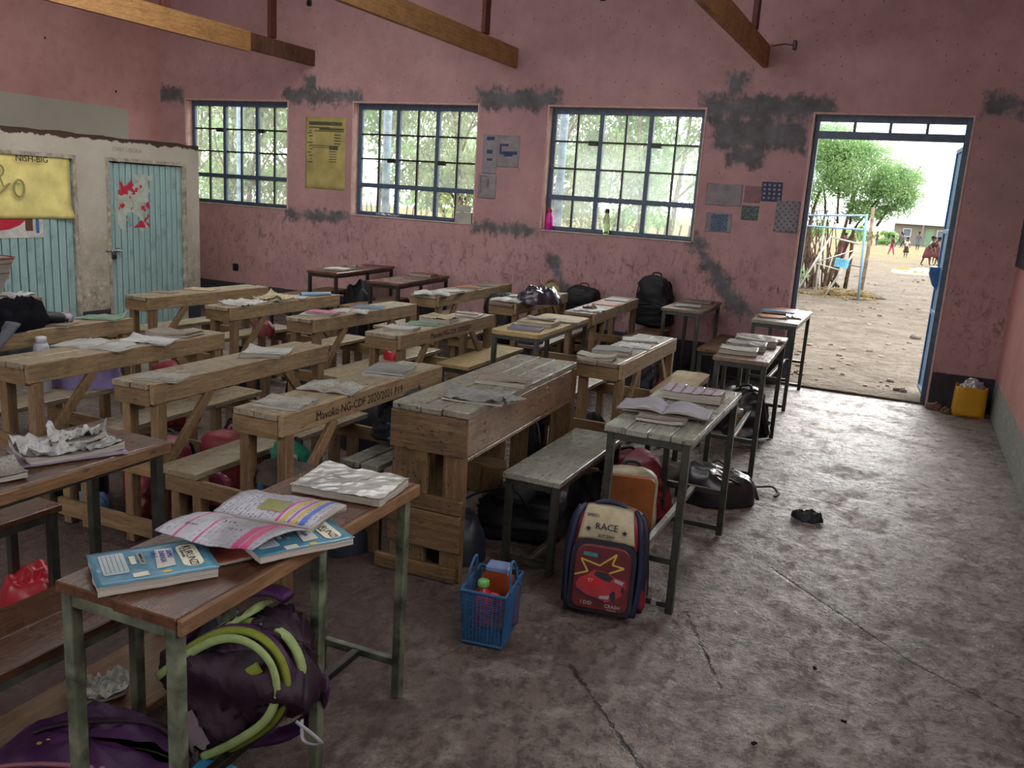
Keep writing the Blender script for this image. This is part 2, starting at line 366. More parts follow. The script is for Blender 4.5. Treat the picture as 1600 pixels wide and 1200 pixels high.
def sand_material():
    t = Mt('dry_sandy_ground', .95, .1); n1 = t.noise(.25, 5, .6); n2 = t.noise(1.7, 6, .7, None, .5); n3 = t.noise(9, 5, .7)
    c = t.mix(t.step(n2, .35, .65), lin('675c4d'), lin('82766a')); c = t.mix(t.m('MULTIPLY', t.step(n3, .5, .66), .6), c, lin('4c4135'))
    X, Y, Z = t.xyz(); c = t.mix(t.m('MULTIPLY', t.step(Y, 30, 60), t.step(n1, .4, .6, .3, .9)), c, lin('8a7c4e'))
    t.color(c); t.bump(t.m('ADD', n2, t.m('MULTIPLY', n3, .8)), 1., .16); return t.mat
def whitewash_material():
    t = Mt('peeling_whitewash', .8, .2); X, Y, Z = t.xyz(); n1 = t.noise(1.6, 5, .6); n2 = t.noise(8, 6, .7); n3 = t.noise(26, 5, .7)
    c = t.mix(t.step(n1, .3, .7), lin('a09a8c'), lin('bcb6a8'))
    low = t.step(Z, .2, 1.25, 1, 0); c = t.mix(t.m('MULTIPLY', low, t.step(n2, .38, .62, .15, .95)), c, lin('7d6a55'))
    c = t.mix(t.m('MULTIPLY', t.step(n3, .58, .66), t.step(Z, .3, 1.6, .9, .25)), c, lin('c9c4b8'))
    c = t.mix(t.m('MULTIPLY', t.step(t.noise(13, 6, .75, None, 1.), .6, .64), low), c, lin('4b3b30'))
    top = t.step(t.m('ADD', Z, t.m('MULTIPLY', t.m('SUBTRACT', n2, .5), .12)), 1.845, 1.855); c = t.mix(top, c, lin('43322c'))
    k2 = t.step(Z, .275, .28, 1, 0); c = t.mix(k2, c, lin('30343c'))
    c = t.mix(t.step(t.voro(4.2), .05, .04), c, lin('3a2a24'))
    t.color(c); t.bump(t.m('ADD', n2, t.m('MULTIPLY', n3, .4)), .7, .014); return t.mat

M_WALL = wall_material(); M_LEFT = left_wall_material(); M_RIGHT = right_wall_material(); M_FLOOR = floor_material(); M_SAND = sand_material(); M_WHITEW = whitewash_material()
M_OUT = plain('outer_render', 'a89b8c', .9, .1)
M_BLUE = plain('blue_grey_enamel', '45566b', .42, .5, .15, 20, 0, .1)
M_BLUE2 = plain('bright_blue_enamel', '3f6f9a', .4, .5, .15, 20, 0, .1)
M_TEAL = None
def teal():
    t = Mt('teal_painted_board', .5, .4); r = t.rnd(); off = t.vec(t.m('MULTIPLY', r, 31.), t.m('MULTIPLY', r, 17.), t.m('MULTIPLY', r, 71.))
    g = t.noise(3, 6, .65, t.scale(14, 14, 1.2, off=off)); b = t.noise(6, 5, .7, t.scale(1, 1, 1, off=off))
    c = t.mix(t.step(g, .3, .7), lin('7c9a98'), lin('9ab4b0')); c = t.mix(t.m('MULTIPLY', t.step(b, .52, .7), .5), c, lin('53605e')); c = t.mix(t.step(r, 0, 1, 0, .25), c, lin('7fa09a'))
    c = t.mix(t.m('MULTIPLY', t.step(t.noise(22, 4, .7, t.scale(1, 1, 1, off=off)), .66, .7), .8), c, lin('5a4a3a'))
    t.color(c); t.bump(g, .3, .004); return t.mat
M_TEAL = teal()
M_DARK = plain('dark_gap', '15100e', .9, .1)
M_METAL = plain('greenish_grey_steel', '3b3c35', .38, .6, .25, 22, .35, .25)
M_METALG = plain('chipped_green_enamel', '5c6250', .42, .5, .42, 14, 0, .4)
M_STEELD = plain('dark_steel', '25241f', .4, .6, .25, 25, .4, .2)
M_CHROME = plain('worn_chrome', 'b9bcbf', .25, .8, .1, 30, .9, .05)
WY = wood('pine_top', '82735a', 'a99a7d', 'Y', .34, .42, '3a3029', .6, .6, .5)
WYP = wood('pitted_pine_top', '8b8575', 'b4ae9c', 'Y', .34, .35, '3a3029', .6, .6, .95)
WYS = wood('pine_board', '7f6a4d', 'a8906c', 'Y', .6, .3, '4b3320')
WXS = wood('pine_board_across', '745c3d', '957a55', 'X', .6, .3, '4b3320')
WZS = wood('pine_post', '725a3e', '957b59', 'Z', .6, .3, '4b3320')
WDY = wood('dark_varnished_top', '4a2d1f', '6d4730', 'Y', .3, .4, '25160f', .55, .35)
WDYE = wood('saw_marked_edge', '674c34', '8b6a49', 'Y', .6, .45, '3d2818')
WBY = wood('brown_old_top', '665242', '8b7560', 'Y', .4, .4, '2c2019', .5, .35)
WLY = wood('pale_ply_top', '9c8558', 'b8a070', 'Y', .5, .25, '4f3d25', .4, .2)
WGY = wood('grey_worn_top', '7f7d70', '9fa092', 'Y', .28, .45, '312c26', .6, .4, .5)
WOX = wood('old_plank_across', '5a442e', '846a49', 'X', .6, .6, '2b1a10', .35, .5, .4)
WOZ = wood('old_plank_upright', '5e482f', '886e4a', 'Z', .6, .5, '2b1a10', .35, .5, .4)
WOY = wood('polished_old_plank', '70553c', '9a7c5c', 'Y', .36, .5, '35241a', .6, .6, .4)
WOT = wood('battered_old_top', '6f675a', '98917f', 'Y', .36, .5, '262019', .6, .8, 1.)
WBEAM = wood('roof_timber', 'a5794a', 'c3955f', 'Y', .65, .3, '5a3518')
WBEAMZ = wood('roof_timber_upright', '5b2f26', '6d3a2e', 'Z', .7, .3, '3a1c16')
M_EDGE = edges_mat(); M_EDGEG = edges_mat('paper_edges_grey', '8f8a80')
M_PLASTIC_CLEAR = plain('cloudy_plastic_film', 'a7a59e', .22, .7, .25, 14, 0, .6)
M_INK = plain('ink', '1d1c20', .7, .2); M_INKB = plain('blue_ink', '2b3f8a', .7, .2); M_CREAMP = plain('cream_label', 'd2cfb8', .5, .3)

# ---------------------------------------------------------------- room shell
XL, XR, YW, YB, ZT = -8.83, .806, 8.357, -2.6, 4.1
def wall(name, axis, t0, t1, a0, a1, z0, z1, holes, mats):
    """slab wall; axis 'X' runs along x at y t0..t1, 'Y' runs along y at x t0..t1; holes (a0,a1,z0,z1)"""
    A = sorted({a0, a1} | {h[0] for h in holes} | {h[1] for h in holes}); Z = sorted({z0, z1} | {h[2] for h in holes} | {h[3] for h in holes})
    solid = [[not any(h[0] - 1e-6 <= (A[i] + A[i + 1]) / 2 <= h[1] + 1e-6 and h[2] - 1e-6 <= (Z[j] + Z[j + 1]) / 2 <= h[3] + 1e-6 for h in holes) for j in range(len(Z) - 1)] for i in range(len(A) - 1)]
    P = (lambda a, t, z: (a, t, z)) if axis == 'X' else (lambda a, t, z: (t, a, z))
    mb = MB(); ni, nj = len(A) - 1, len(Z) - 1
    def s_(i, j): return 0 <= i < ni and 0 <= j < nj and solid[i][j]
    for i in range(ni):
        for j in range(nj):
            if not solid[i][j]: continue
            for t, mi in ((t0, 0), (t1, 1)): mb.add([P(A[i], t, Z[j]), P(A[i + 1], t, Z[j]), P(A[i + 1], t, Z[j + 1]), P(A[i], t, Z[j + 1])], [(0, 1, 2, 3)], mi)
            for (di, dj, e) in ((-1, 0, ((A[i], Z[j]), (A[i], Z[j + 1]))), (1, 0, ((A[i + 1], Z[j]), (A[i + 1], Z[j + 1]))), (0, -1, ((A[i], Z[j]), (A[i + 1], Z[j]))), (0, 1, ((A[i], Z[j + 1]), (A[i + 1], Z[j + 1])))):
                if not s_(i + di, j + dj):
                    (p, q) = e; mb.add([P(p[0], t0, p[1]), P(q[0], t0, q[1]), P(q[0], t1, q[1]), P(p[0], t1, p[1])], [(0, 1, 2, 3)], 2)
    return struct(mb.build(name, mats))
WINS = [(-8.4125, -6.8367), (-5.9085, -4.3389), (-3.5319, -1.9474)]; WZ0, WZ1 = 1.269, 2.493; DX0, DX1, DZT = -.966, .299, 2.472
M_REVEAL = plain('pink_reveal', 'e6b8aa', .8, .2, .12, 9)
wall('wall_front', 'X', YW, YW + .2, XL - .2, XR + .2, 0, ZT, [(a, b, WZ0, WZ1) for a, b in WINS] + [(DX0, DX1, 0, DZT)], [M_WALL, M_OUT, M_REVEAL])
wall('wall_left', 'Y', XL, XL - .2, YB, YW, 0, ZT, [], [M_LEFT, M_OUT, M_LEFT])
wall('wall_right', 'Y', XR, XR + .2, YB, YW, 0, ZT, [(-.1, 2.7, 1.5, 3.4)], [M_RIGHT, M_OUT, M_RIGHT])  # opening in the unseen part of this wall, added for fill light
wall('wall_back', 'X', YB, YB - .2, XL - .2, XR + .2, 0, ZT, [(-7.6, -.8, 1.2, 2.8)], [M_LEFT, M_OUT, M_LEFT])  # opening behind the camera, invented to go with the fill lamp
# uneven floor
fn = vnoise(3); fb = MB()
def floor_pt(u, v):
    x = XL - .1 + (XR + .1 - XL + .1) * u; y = YB - .1 + (YW + .2 - YB + .1) * v
    return (x, y, .0045 * fn(x, y, 0, 1.1) + .0025 * fn(x * 4.3 + 5, y * 3.7) - .005)
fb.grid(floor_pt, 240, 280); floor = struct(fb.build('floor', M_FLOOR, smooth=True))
cb = MB()   # corrugated roof sheets with an invented opening left to let light in
for (x0, x1, y0, y1) in ((XL - .4, XR + .4, -2.9, 2.8), (XL - .4, XR + .4, 6.4, 9.3), (XL - .4, -6.3, 2.8, 6.4), (-.5, XR + .4, 2.8, 6.4)):
    n = int((x1 - x0) / .04); cb.grid(lambda u, v, a=x0, b=x1, c=y0, d=y1: (a + (b - a) * u, c + (d - c) * v, ZT + .02 + .015 * sin((a + (b - a) * u) * 2 * pi / .16)), n, 1)
struct(cb.build('ceiling', plain('iron_roof_sheet', '6a5a52', .5, .5, .2, 8, .3), smooth=True))
# translucent sheet added over the invented roof opening
t = Mt('translucent_sheet', .5, .3); t.p.inputs['Base Color'].default_value = (.85, .87, .85, 1); t.p.inputs['Transmission Weight'].default_value = .6
sb = MB(); sb.box((-6.3, 2.8, ZT + .05), (-.5, 6.4, ZT + .055), 0); struct(sb.build('ceiling_skylight', t.mat))

# windows
def glass():
    m = bpy.data.materials.new('dusty_glass'); m.use_nodes = True; nt = m.node_tree; N = nt.nodes; L = nt.links; N.remove(N['Principled BSDF'])
    out = N['Material Output']; tr = N.new('ShaderNodeBsdfTransparent'); tr.inputs[0].default_value = (.93, .96, .95, 1); df = N.new('ShaderNodeBsdfTranslucent'); df.inputs[0].default_value = (.9, .93, .9, 1)
    gl = N.new('ShaderNodeBsdfGlossy'); gl.inputs['Roughness'].default_value = .08; m1 = N.new('ShaderNodeMixShader'); m2 = N.new('ShaderNodeMixShader')
    tc = N.new('ShaderNodeTexCoord'); nz = N.new('ShaderNodeTexNoise'); nz.inputs['Scale'].default_value = 4; mr = N.new('ShaderNodeMapRange'); mr.inputs[3].default_value = .01; mr.inputs[4].default_value = .07
    L.new(tc.outputs['Object'], nz.inputs['Vector']); L.new(nz.outputs['Fac'], mr.inputs[0]); L.new(mr.outputs[0], m1.inputs[0]); L.new(tr.outputs[0], m1.inputs[1]); L.new(df.outputs[0], m1.inputs[2])
    m2.inputs[0].default_value = .04; L.new(m1.outputs[0], m2.inputs[1]); L.new(gl.outputs[0], m2.inputs[2]); L.new(m2.outputs[0], out.inputs[0]); return m
M_GLASS = glass(); YF = YW + .10
pane_me = {}
def pane(parent, x0, x1, z0, z1, y=YF + .02):
    k = (round(x1 - x0, 3), round(z1 - z0, 3))
    if k not in pane_me:
        b = MB(); b.box((-(x1 - x0) / 2, -.002, -(z1 - z0) / 2), ((x1 - x0) / 2, .002, (z1 - z0) / 2), 0); o = b.build('pane', M_GLASS, parent, loc=((x0 + x1) / 2, y, (z0 + z1) / 2)); pane_me[k] = o.data; return o
    return link('pane', pane_me[k], parent, ((x0 + x1) / 2, y, (z0 + z1) / 2))
for wi, (a, b) in enumerate(WINS):
    f = MB(); y0, y1 = YF, YF + .04
    f.box((a, y0, WZ1 - .06), (b, y1, WZ1)); f.box((a, y0, WZ0), (b, y1, WZ0 + .04)); f.box((a, y0, WZ0 + .04), (a + .05, y1, WZ1 - .06)); f.box((b - .05, y0, WZ0 + .04), (b, y1, WZ1 - .06))
    wd = (b - a - .10 - .09) / 3; xs = []
    for k in range(2):
        x = a + .05 + wd * (k + 1) + .045 * k; xs.append(x); f.box((x, y0 - .008, WZ0 + .04), (x + .045, y1, WZ1 - .06))
    zt = WZ0 + .04 + .27; f.box((a + .05, y0 - .006, zt), (b - .05, y1 - .004, zt + .05))
    w = struct(f.build('window_%d' % (wi + 1), M_BLUE)); rh = (WZ1 - .06 - zt - .05) / 3
    for c in range(3):
        xa = a + .05 + (wd + .045) * c; xm = xa + wd / 2
        g = MB(); g.box((xm - .010, y0 + .004, WZ0 + .04), (xm + .010, y1 - .006, WZ1 - .06), .001); g.build('glazing_bar', M_STEELD, w)
        for r in (1, 2):
            g = MB(); z = zt + .05 + rh * r; g.box((xa, y0 + .006, z - .009), (xa + wd, y1 - .008, z + .009), .001); g.build('glazing_bar', M_STEELD, w)
        for s_, (u0, u1) in enumerate(((xa, xm - .010), (xm + .010, xa + wd))):
            if not (wi == 1 and c == 2): pane(w, u0, u1, WZ0 + .04, zt)
            for r in range(3):
                z0 = zt + .05 + rh * r + (.006 if r else 0); z1 = zt + .05 + rh * (r + 1) - (.006 if r < 2 else 0); pane(w, u0, u1, z0, z1)
    hz = zt + .05 + rh * (1 if wi == 1 else 2)
    for x, d in ((xs[0], -1), (xs[1] + .045, 1)):
        g = MB(); g.box((min(x, x + d * .10), y0 - .02, hz - .035), (max(x, x + d * .10), y0 + .004, hz + .012)); g.build('latch', M_STEELD, w)
    s = MB(); s.box((a, YW - .012, WZ0 - .015), (b, YW + .2, WZ0 + .0), .003); struct(s.build('trim_%d' % (wi + 1), plain('pale_sill', 'b9a9a0', .7, .3)))
# entrance
f = MB(); y0, y1 = YW + .08, YW + .13
f.box((DX0, y0, 0), (DX0 + .045, y1, DZT)); f.box((DX1 - .045, y0, 0), (DX1, y1, DZT)); f.box((DX0 + .045, y0, DZT - .055), (DX1 - .045, y1, DZT)); f.box((DX0 + .045, y0, 2.27), (DX1 - .045, y1, 2.335))
door = struct(f.build('door_3', M_BLUE)); W4 = (DX1 - DX0 - .09) / 4
for k in range(3):
    g = MB(); x = DX0 + .045 + W4 * (k + 1); g.box((x - .012, y0 + .005, 2.335), (x + .012, y1 - .005, DZT - .055)); g.build('glazing_bar', M_BLUE, door)
for k in range(4): pane(door, DX0 + .045 + W4 * k + .012, DX0 + .045 + W4 * (k + 1) - .012, 2.335, DZT - .055, y0 + .025)
for side, (p, q) in enumerate((((DX0 + .01, YW + .17), (DX0 - .05, YW + .78)), ((DX1 - .005, YW + .17), (DX1 - .052, YW + .78)))):
    g = MB(); d = np.array(q) - np.array(p); L_ = np.hypot(*d); a = math.atan2(d[1], d[0])
    g.box((0, -.004, .02), (L_, .004, 2.26), .001); o = g.build('leaf', M_BLUE2 if side else M_BLUE, door, loc=(p[0], p[1], 0), rot=(0, 0, a))
    h = MB()
    for z in (.02, .75, 1.5, 2.22): h.box((0, -.018, z), (L_, .018, z + .04), .002)
    for x in (0, L_ - .035): h.box((x, -.018, .02), (x + .035, .018, 2.26), .002)
    h.build('leaf_frame', M_BLUE2 if side else M_BLUE, o)
    if side:
        k = MB(); k.prism([(0, 1.19), (.085, 1.19), (.085, 1.12), (.045, 1.02), (0, .97)], L_ - .12, L_ - .02); k.v = [(v[1], v[0], v[2]) for v in k.v]; k.build('lock_box', M_BLUE2, o)
    for z in (.35, 1.9):
        k = MB(); k.tube([(-.01, 0, z), (-.01, 0, z + .1)], .012, 8); k.build('hinge', M_STEELD, o)
pe = plain('light_plaster_edge', 'c9a59c', .75, .3, .1, 14)  # added pale strips: light caught by rounded plaster edges, put into colour
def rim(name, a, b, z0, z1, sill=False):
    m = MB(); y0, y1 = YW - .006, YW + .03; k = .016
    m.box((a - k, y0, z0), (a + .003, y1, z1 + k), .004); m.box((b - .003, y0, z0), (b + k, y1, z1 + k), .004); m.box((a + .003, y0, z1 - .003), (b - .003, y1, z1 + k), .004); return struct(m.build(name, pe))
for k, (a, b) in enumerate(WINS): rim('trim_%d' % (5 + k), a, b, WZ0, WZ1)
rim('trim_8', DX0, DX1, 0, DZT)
# rubble threshold
s = MB(); s.sheet(lambda u, v: (DX0 + (DX1 - DX0) * u, YW + .02 + .3 * v, .012 + .008 * fn(u * 9, v * 3)), lambda u, v: (DX0 + (DX1 - DX0) * u, YW + .02 + .3 * v, -.05), 30, 6)
struct(s.build('trim_4', M_SAND, smooth=True))

# store cubicle with teal board doors
PX = -6.95
def ragged_slab(name, x0, x1, cells, mat):
    mb = MB()
    for (a, b, z0, z1, rag) in cells:
        n = max(2, int((b - a) / .05)) if rag else 1
        for i in range(n):
            ya, yb = a + (b - a) * i / n, a + (b - a) * (i + 1) / n; za = z1 + (.018 * fn(ya * 3, 2.) if rag else 0); zb = z1 + (.018 * fn(yb * 3, 2.) if rag else 0)
            mb.add([(x0, ya, z0), (x0, yb, z0), (x0, yb, zb), (x0, ya, za), (x1, ya, z0), (x1, yb, z0), (x1, yb, zb), (x1, ya, za)],
                   [(0, 1, 2, 3), (7, 6, 5, 4), (3, 2, 6, 7)] + ([(0, 3, 7, 4)] if i == 0 else []) + ([(1, 5, 6, 2)] if i == n - 1 else []) + [(0, 4, 5, 1)])
    return struct(mb.build(name, mat))
D1 = (4.50, 5.58, 1.70); D2 = (5.90, 6.885, 1.705)
cub = ragged_slab('wall_partition', PX, PX - .12, [(2.0, D1[0], 0, 1.90, 1), (D1[0], D1[1], D1[2], 1.90, 1), (D1[1], D2[0], 0, 1.895, 1), (D2[0], D2[1], D2[2], 1.89, 1), (D2[1], 7.07, 0, 1.89, 1)], M_WHITEW)
mb = MB(); mb.box((XL, 6.95, 0), (PX - .12, 7.07, 1.88), 0); mb.build('side_wall', M_WHITEW, cub)
text('CHIEF UBORA', .055, plain('pencil', '8d8a86', .8, .1), cub, (PX + .001, 5.98, 1.765), (pi / 2, 0, pi / 2))
for di, (y0, y1, zt) in enumerate((D1, D2)):
    f = MB(); x1 = PX + .012
    f.box((PX - .06, y0, 0), (x1, y0 + .035, zt)); f.box((PX - .06, y1 - .035, 0), (x1, y1, zt)); f.box((PX - .06, y0 + .035, zt - .035), (x1, y1 - .035, zt))
    d = struct(f.build('door_%d' % (di + 1), plain('pale_door_frame', 'a09788', .7, .3, .25, 14, 0, .5)))
    b = MB(); b.box((PX - .055, y0 + .035, .0), (PX - .045, y1 - .035, zt - .035), 0); b.build('backing', M_DARK, d)
    n = 13; pw = (y1 - y0 - .07) / n
    pm = MB(); pm.box((-.010, .005, 0), (.010, pw - .005, zt - .035 - .03), .004); me = None
    for k in range(n):
        if me is None: o = pm.build('plank', M_TEAL, d, loc=(PX - .030, y0 + .035 + pw * k, .02)); me = o.data
        else: link('plank', me, d, (PX - .030 + RND.uniform(-.002, .002), y0 + .035 + pw * k, .02 + RND.uniform(-.004, .004)))
    if di == 1:
        h = MB(); h.tube([(PX + .012, y0 - .03, .84), (PX + .012, y0 + .14, .835)], .009, 8); h.tube([(PX + .012, y0 + .04, .84), (PX + .03, y0 + .02, .845), (PX + .045, y0 + .01, .83)], .007, 6); h.box((PX - .018, y0 + .0, .82), (PX + .006, y0 + .03, .86)); h.box((PX - .018, y0 + .10, .82), (PX + .006, y0 + .125, .86)); h.build('bolt', M_CHROME, d)
        h = MB(); h.box((PX + .0, y0 + .025, .755), (PX + .028, y0 + .075, .80), .006); h.tube([(PX + .014, y0 + .035, .80), (PX + .014, y0 + .037, .825), (PX + .014, y0 + .05, .833), (PX + .014, y0 + .063, .825), (PX + .014, y0 + .065, .80)], .004, 6); h.build('padlock', M_STEELD, d)
def torn(name, y0, y1, z0, z1, mat, seed, keep, parent=None, x=PX - .0185, nu=26, nv=34):
    """shreds of a torn paper sheet left on the boards"""
    r = vnoise(seed); mb = MB()
    for i in range(nu):
        for j in range(nv):
            u, v = (i + .5) / nu, (j + .5) / nv
            if r(u * 3.2, v * 4.) - abs(u - .5) * .6 - abs(v - .5) * .4 > keep:
                ya, yb, za, zb = y0 + (y1 - y0) * i / nu, y0 + (y1 - y0) * (i + 1) / nu, z0 + (z1 - z0) * j / nv, z0 + (z1 - z0) * (j + 1) / nv
                mb.add([(x, ya, za), (x, yb, za), (x, yb, zb), (x, ya, zb)], [(0, 1, 2, 3)])
    return mb.build(name, mat, parent)
M_REDP = plain('red_print', 'b0283a', .6, .3, .1, 30); M_PAPERW = plain('white_paper', 'b9b8b0', .8, .2, .12, 14, 0, .4); M_YELP = plain('yellow_manila', 'd8cb80', .75, .2, .1, 6, 0, .5)
t_ = thing('torn_poster', 'remains of a torn red and white poster glued on the closed teal door', 'poster', (0, 0, 0))
torn('paper_shreds', 6.03, 6.47, 1.02, 1.57, plain('pale_shreds', 'a9b0a4', .8, .2), 5, -.25, t_, PX - .0188); torn('red_shreds', 6.05, 6.42, 1.05, 1.50, M_REDP, 12, -.02, t_, PX - .0178)
t_ = thing('soda_poster', 'lower edge of a red and white poster on the left teal door', 'poster', (0, 0, 0))
b = MB(); b.box((PX - .019, 4.55, .97), (PX - .0175, 5.24, 1.2), 0); b.build('paper', M_PAPERW, t_)
b = MB(); b.prism([(4.56, 1.2), (4.56, 1.04), (4.75, 1.025), (4.92, 1.045), (5.02, 1.08), (5.07, 1.12), (5.05, 1.2)], 0, .001, plane='XY'); b.build('red_band', M_REDP, t_, loc=(PX - .0165, 0, 0), rot=None)
o = b = None
ob = [c for c in t_.children if c.name.startswith('red_band')][0]
for v in ob.data.vertices: v.co = (v.co.z, v.co.x, v.co.y)
b = MB(); b.box((PX - .0172, 5.07, 1.03), (PX - .0160, 5.14, 1.2), 0); b.build('figures', plain('brown_print', '5f3a30', .7), t_); b = MB(); b.box((PX - .0172, 5.17, 1.01), (PX - .0160, 5.2, 1.2), 0); b.build('figures', plain('blue_print', '3b5f8f', .7), t_)
def wall_sheet(name, label, cat, a0, a1, z0, z1, mat, wav=.006, seed=1, axis='X', at=None, parts=(), dog=0., kids=()):
    """sheet of paper taped to a wall, slightly buckled; axis 'X' on the front wall, 'Y' on the cubicle"""
    r = vnoise(seed); P = (lambda a, d, z: (a, at - d, z)) if axis == 'X' else (lambda a, d, z: (at + d, a, z))
    def srf(off):
        def fnn(u, v):
            e = min(1, 6 * min(u, 1 - u, v, 1 - v)); d = .0015 + off + wav * (.35 + .65 * e) * (.5 + .5 * r(u * 2.2, v * 2.5)); 
            if dog and u > .8 and v < .22: d += dog * ((u - .8) / .2) * ((.22 - v) / .22)
            return P(a0 + (a1 - a0) * u + .004 * r(v * 3, 1), d, z0 + (z1 - z0) * v + .004 * r(u * 3, 2))
        return fnn
    t0 = thing(name, label, cat); mb = MB(); mb.sheet(srf(.0006), srf(0), 18, 18); mb.build('sheet', mat, t0, smooth=True)
    for nm, poly, m in parts:
        b = MB(); one = len(poly) < 5
        for (u0, v0, u1, v1) in poly:
            s1 = srf(.0016); n = 4
            if one: b = MB()
            for i in range(n):
                for j in range(n):
                    q = [(u0 + (u1 - u0) * (i + a) / n, v0 + (v1 - v0) * (j + c) / n) for a, c in ((0, 0), (1, 0), (1, 1), (0, 1))]; b.add([s1(*k) for k in q], [(0, 1, 2, 3)])
            if one: b.build(nm, m, t0)
        if not one: b.build(nm, m, t0)['kind'] = 'stuff'
    return t0
M_GREYINK = plain('grey_marker', '5c5a44', .8, .1); M_NAVYP = plain('navy_print', '3d4a63', .7, .2); M_DULLP = plain('dull_paper', '8d8689', .8, .2, .1, 10, 0, .4)
t_ = wall_sheet('yellow_poster', 'crumpled yellow hand drawn poster hanging on the left teal door', 'poster', 4.60, 5.525, 1.135, 1.70, M_YELP, .028, 8, 'Y', PX - .018, dog=.05)
text('NISH-BIG', .075, M_INK, t_, (PX + .028, 4.98, 1.615), (pi / 2, 0, pi / 2))
b = MB(); b.tube([(PX + .03, 5.00 + .05 * cos(a), 1.39 + .07 * sin(a)) for a in np.linspace(0, 2 * pi, 16)], .009, 5); b.tube([(PX + .03, 4.83 + .04 * cos(a), 1.53 + .045 * sin(a)) for a in np.linspace(0, 2 * pi, 12)], .007, 5)
b.tube([(PX + .03, 4.83, 1.48), (PX + .03, 4.86, 1.40), (PX + .03, 4.92, 1.43), (PX + .03, 4.80, 1.33)], .008, 5); b.build('pencil_drawing', plain('soft_pencil', '8e8b60', .8, .1), t_)
# posters on the front wall
rows = [(.10, .90 - .0, .92, .965), (.14, .85, .45, .885)]
L1 = [(.08, .885, .9, .935), (.08, .845, .6, .862), (.35, .82, .95, .85), (.10, .80, .95, .815)] + [(.05 + .04 * (k % 3), .77 - .045 * k, .16 + .03 * (k % 2), .785 - .045 * k) for k in range(10)] + [(.72, .75 - .04 * k, .88, .765 - .04 * k) for k in range(4)] + [(.14, .60, .85, .612), (.18, .575, .66, .585), (.60, .55, .82, .61)] + [(.6, .52 - .035 * k, .78, .532 - .035 * k) for k in range(5)]
wall_sheet('yellow_chart', 'faded yellow handwritten chart between the left and middle windows', 'poster', -6.57, -6.005, 1.525, 2.33, plain('faded_manila', 'b0a367', .8, .2, .12, 5, 0, .4), .008, 3, at=YW, parts=[('handwriting', L1, M_GREYINK)])
wall_sheet('photo_sheet', 'tall white paper with four small pictures right of the middle window', 'paper', -4.258, -4.09, 1.80, 2.2, M_DULLP, .004, 4, at=YW, parts=[('picture', [(.25, .86, .8, .95), (.3, .52, .7, .62), (.32, .34, .7, .40)], M_NAVYP)])
wall_sheet('printed_sheet', 'white paper with one dark picture of hands left of the large window', 'paper', -4.085, -3.835, 1.875, 2.197, M_DULLP, .004, 6, at=YW, parts=[('picture', [(.08, .42, .18, .74), (.18, .66, .5, .74), (.18, .40, .9, .50), (.3, .34, .7, .42)], M_NAVYP)])
wall_sheet('drawing_sheet', 'curling grey paper with a faint drawing below the picture sheets', 'paper', -4.29, -4.08, 1.545, 1.80, M_DULLP, .012, 7, at=YW, parts=[('drawing', [(.1, .5, .16, .9), (.12, .86, .5, .92), (.14, .2, .2, .5), (.5, .45, .6, .8)], plain('dim_ink', '6f6c72', .8))])
wall_sheet('blank_sheet', 'plain whitish paper taped right of the large window', 'paper', -1.86, -1.52, 1.625, 1.825, M_DULLP, .010, 9, at=YW)
def chk(nx, ny, u0=0., v0=0., u1=1., v1=1., f=.62): return [(u0 + (u1 - u0) * (i + (1 - f) / 2) / nx, v0 + (v1 - v0) * (j + (1 - f) / 2) / ny, u0 + (u1 - u0) * (i + .5 + f / 2) / nx, v0 + (v1 - v0) * (j + .5 + f / 2) / ny) for i in range(nx) for j in range(ny) if (i + j) % 2 == 0]
wall_sheet('check_print', 'white sheet with a blue checkered square under the blank paper', 'paper', -1.835, -1.59, 1.375, 1.555, M_DULLP, .004, 10, at=YW, parts=[('blue_square', [(.2, .05, .85, .93)], plain('slate_print', '5a6a7c', .7)), ('checks', chk(8, 8, .2, .05, .85, .93), M_NAVYP)])
wall_sheet('star_print', 'navy sheet dotted with pale stars left of the doorway', 'paper', -1.348, -1.165, 1.69, 1.865, M_NAVYP, .006, 11, at=YW, parts=[('pale_stars', [(.08 + .24 * i, .12 + .22 * j, .2 + .24 * i, .24 + .22 * j) for i in range(4) for j in range(4)], M_DULLP)])
wall_sheet('green_print', 'small torn greenish patterned sheet between the other wall papers', 'paper', -1.508, -1.352, 1.508, 1.64, plain('green_print', '62706c', .7, .2, .3, 40), .008, 12, at=YW, parts=[('mesh_pattern', chk(6, 5), plain('dark_green_print', '44524f', .7))])
wall_sheet('curled_print', 'curling checkered grey paper hanging beside the door frame', 'paper', -1.20, -.99, 1.42, 1.705, M_DULLP, .022, 13, at=YW, dog=.02, parts=[('checks', chk(8, 10), plain('grey_print', '5d5c68', .7))])
wall_sheet('faded_print', 'faded pink drawing sheet between the blank paper and star print', 'paper', -1.50, -1.35, 1.67, 1.82, plain('faded_pink_paper', '8c6c70', .8, .2, .1, 14), .006, 14, at=YW)
b = MB(); b.box((-.045, -.008, -.045), (.045, .0, .045), .003); o = b.build('socket_hole', plain('black_plastic', '151416', .5), loc=(-7.627, YW, .5)); tag(o, 'small black square socket opening low on the pink wall', 'socket')
b = MB(); b.box((XR - .022, 5.2, 1.285), (XR - .001, 8.28, 2.45), .002); o = b.build('blackboard', plain('blackboard_slate', '2b2e33', .6, .3), None); tag(o, 'dark blackboard fixed to the right hand wall', 'blackboard')

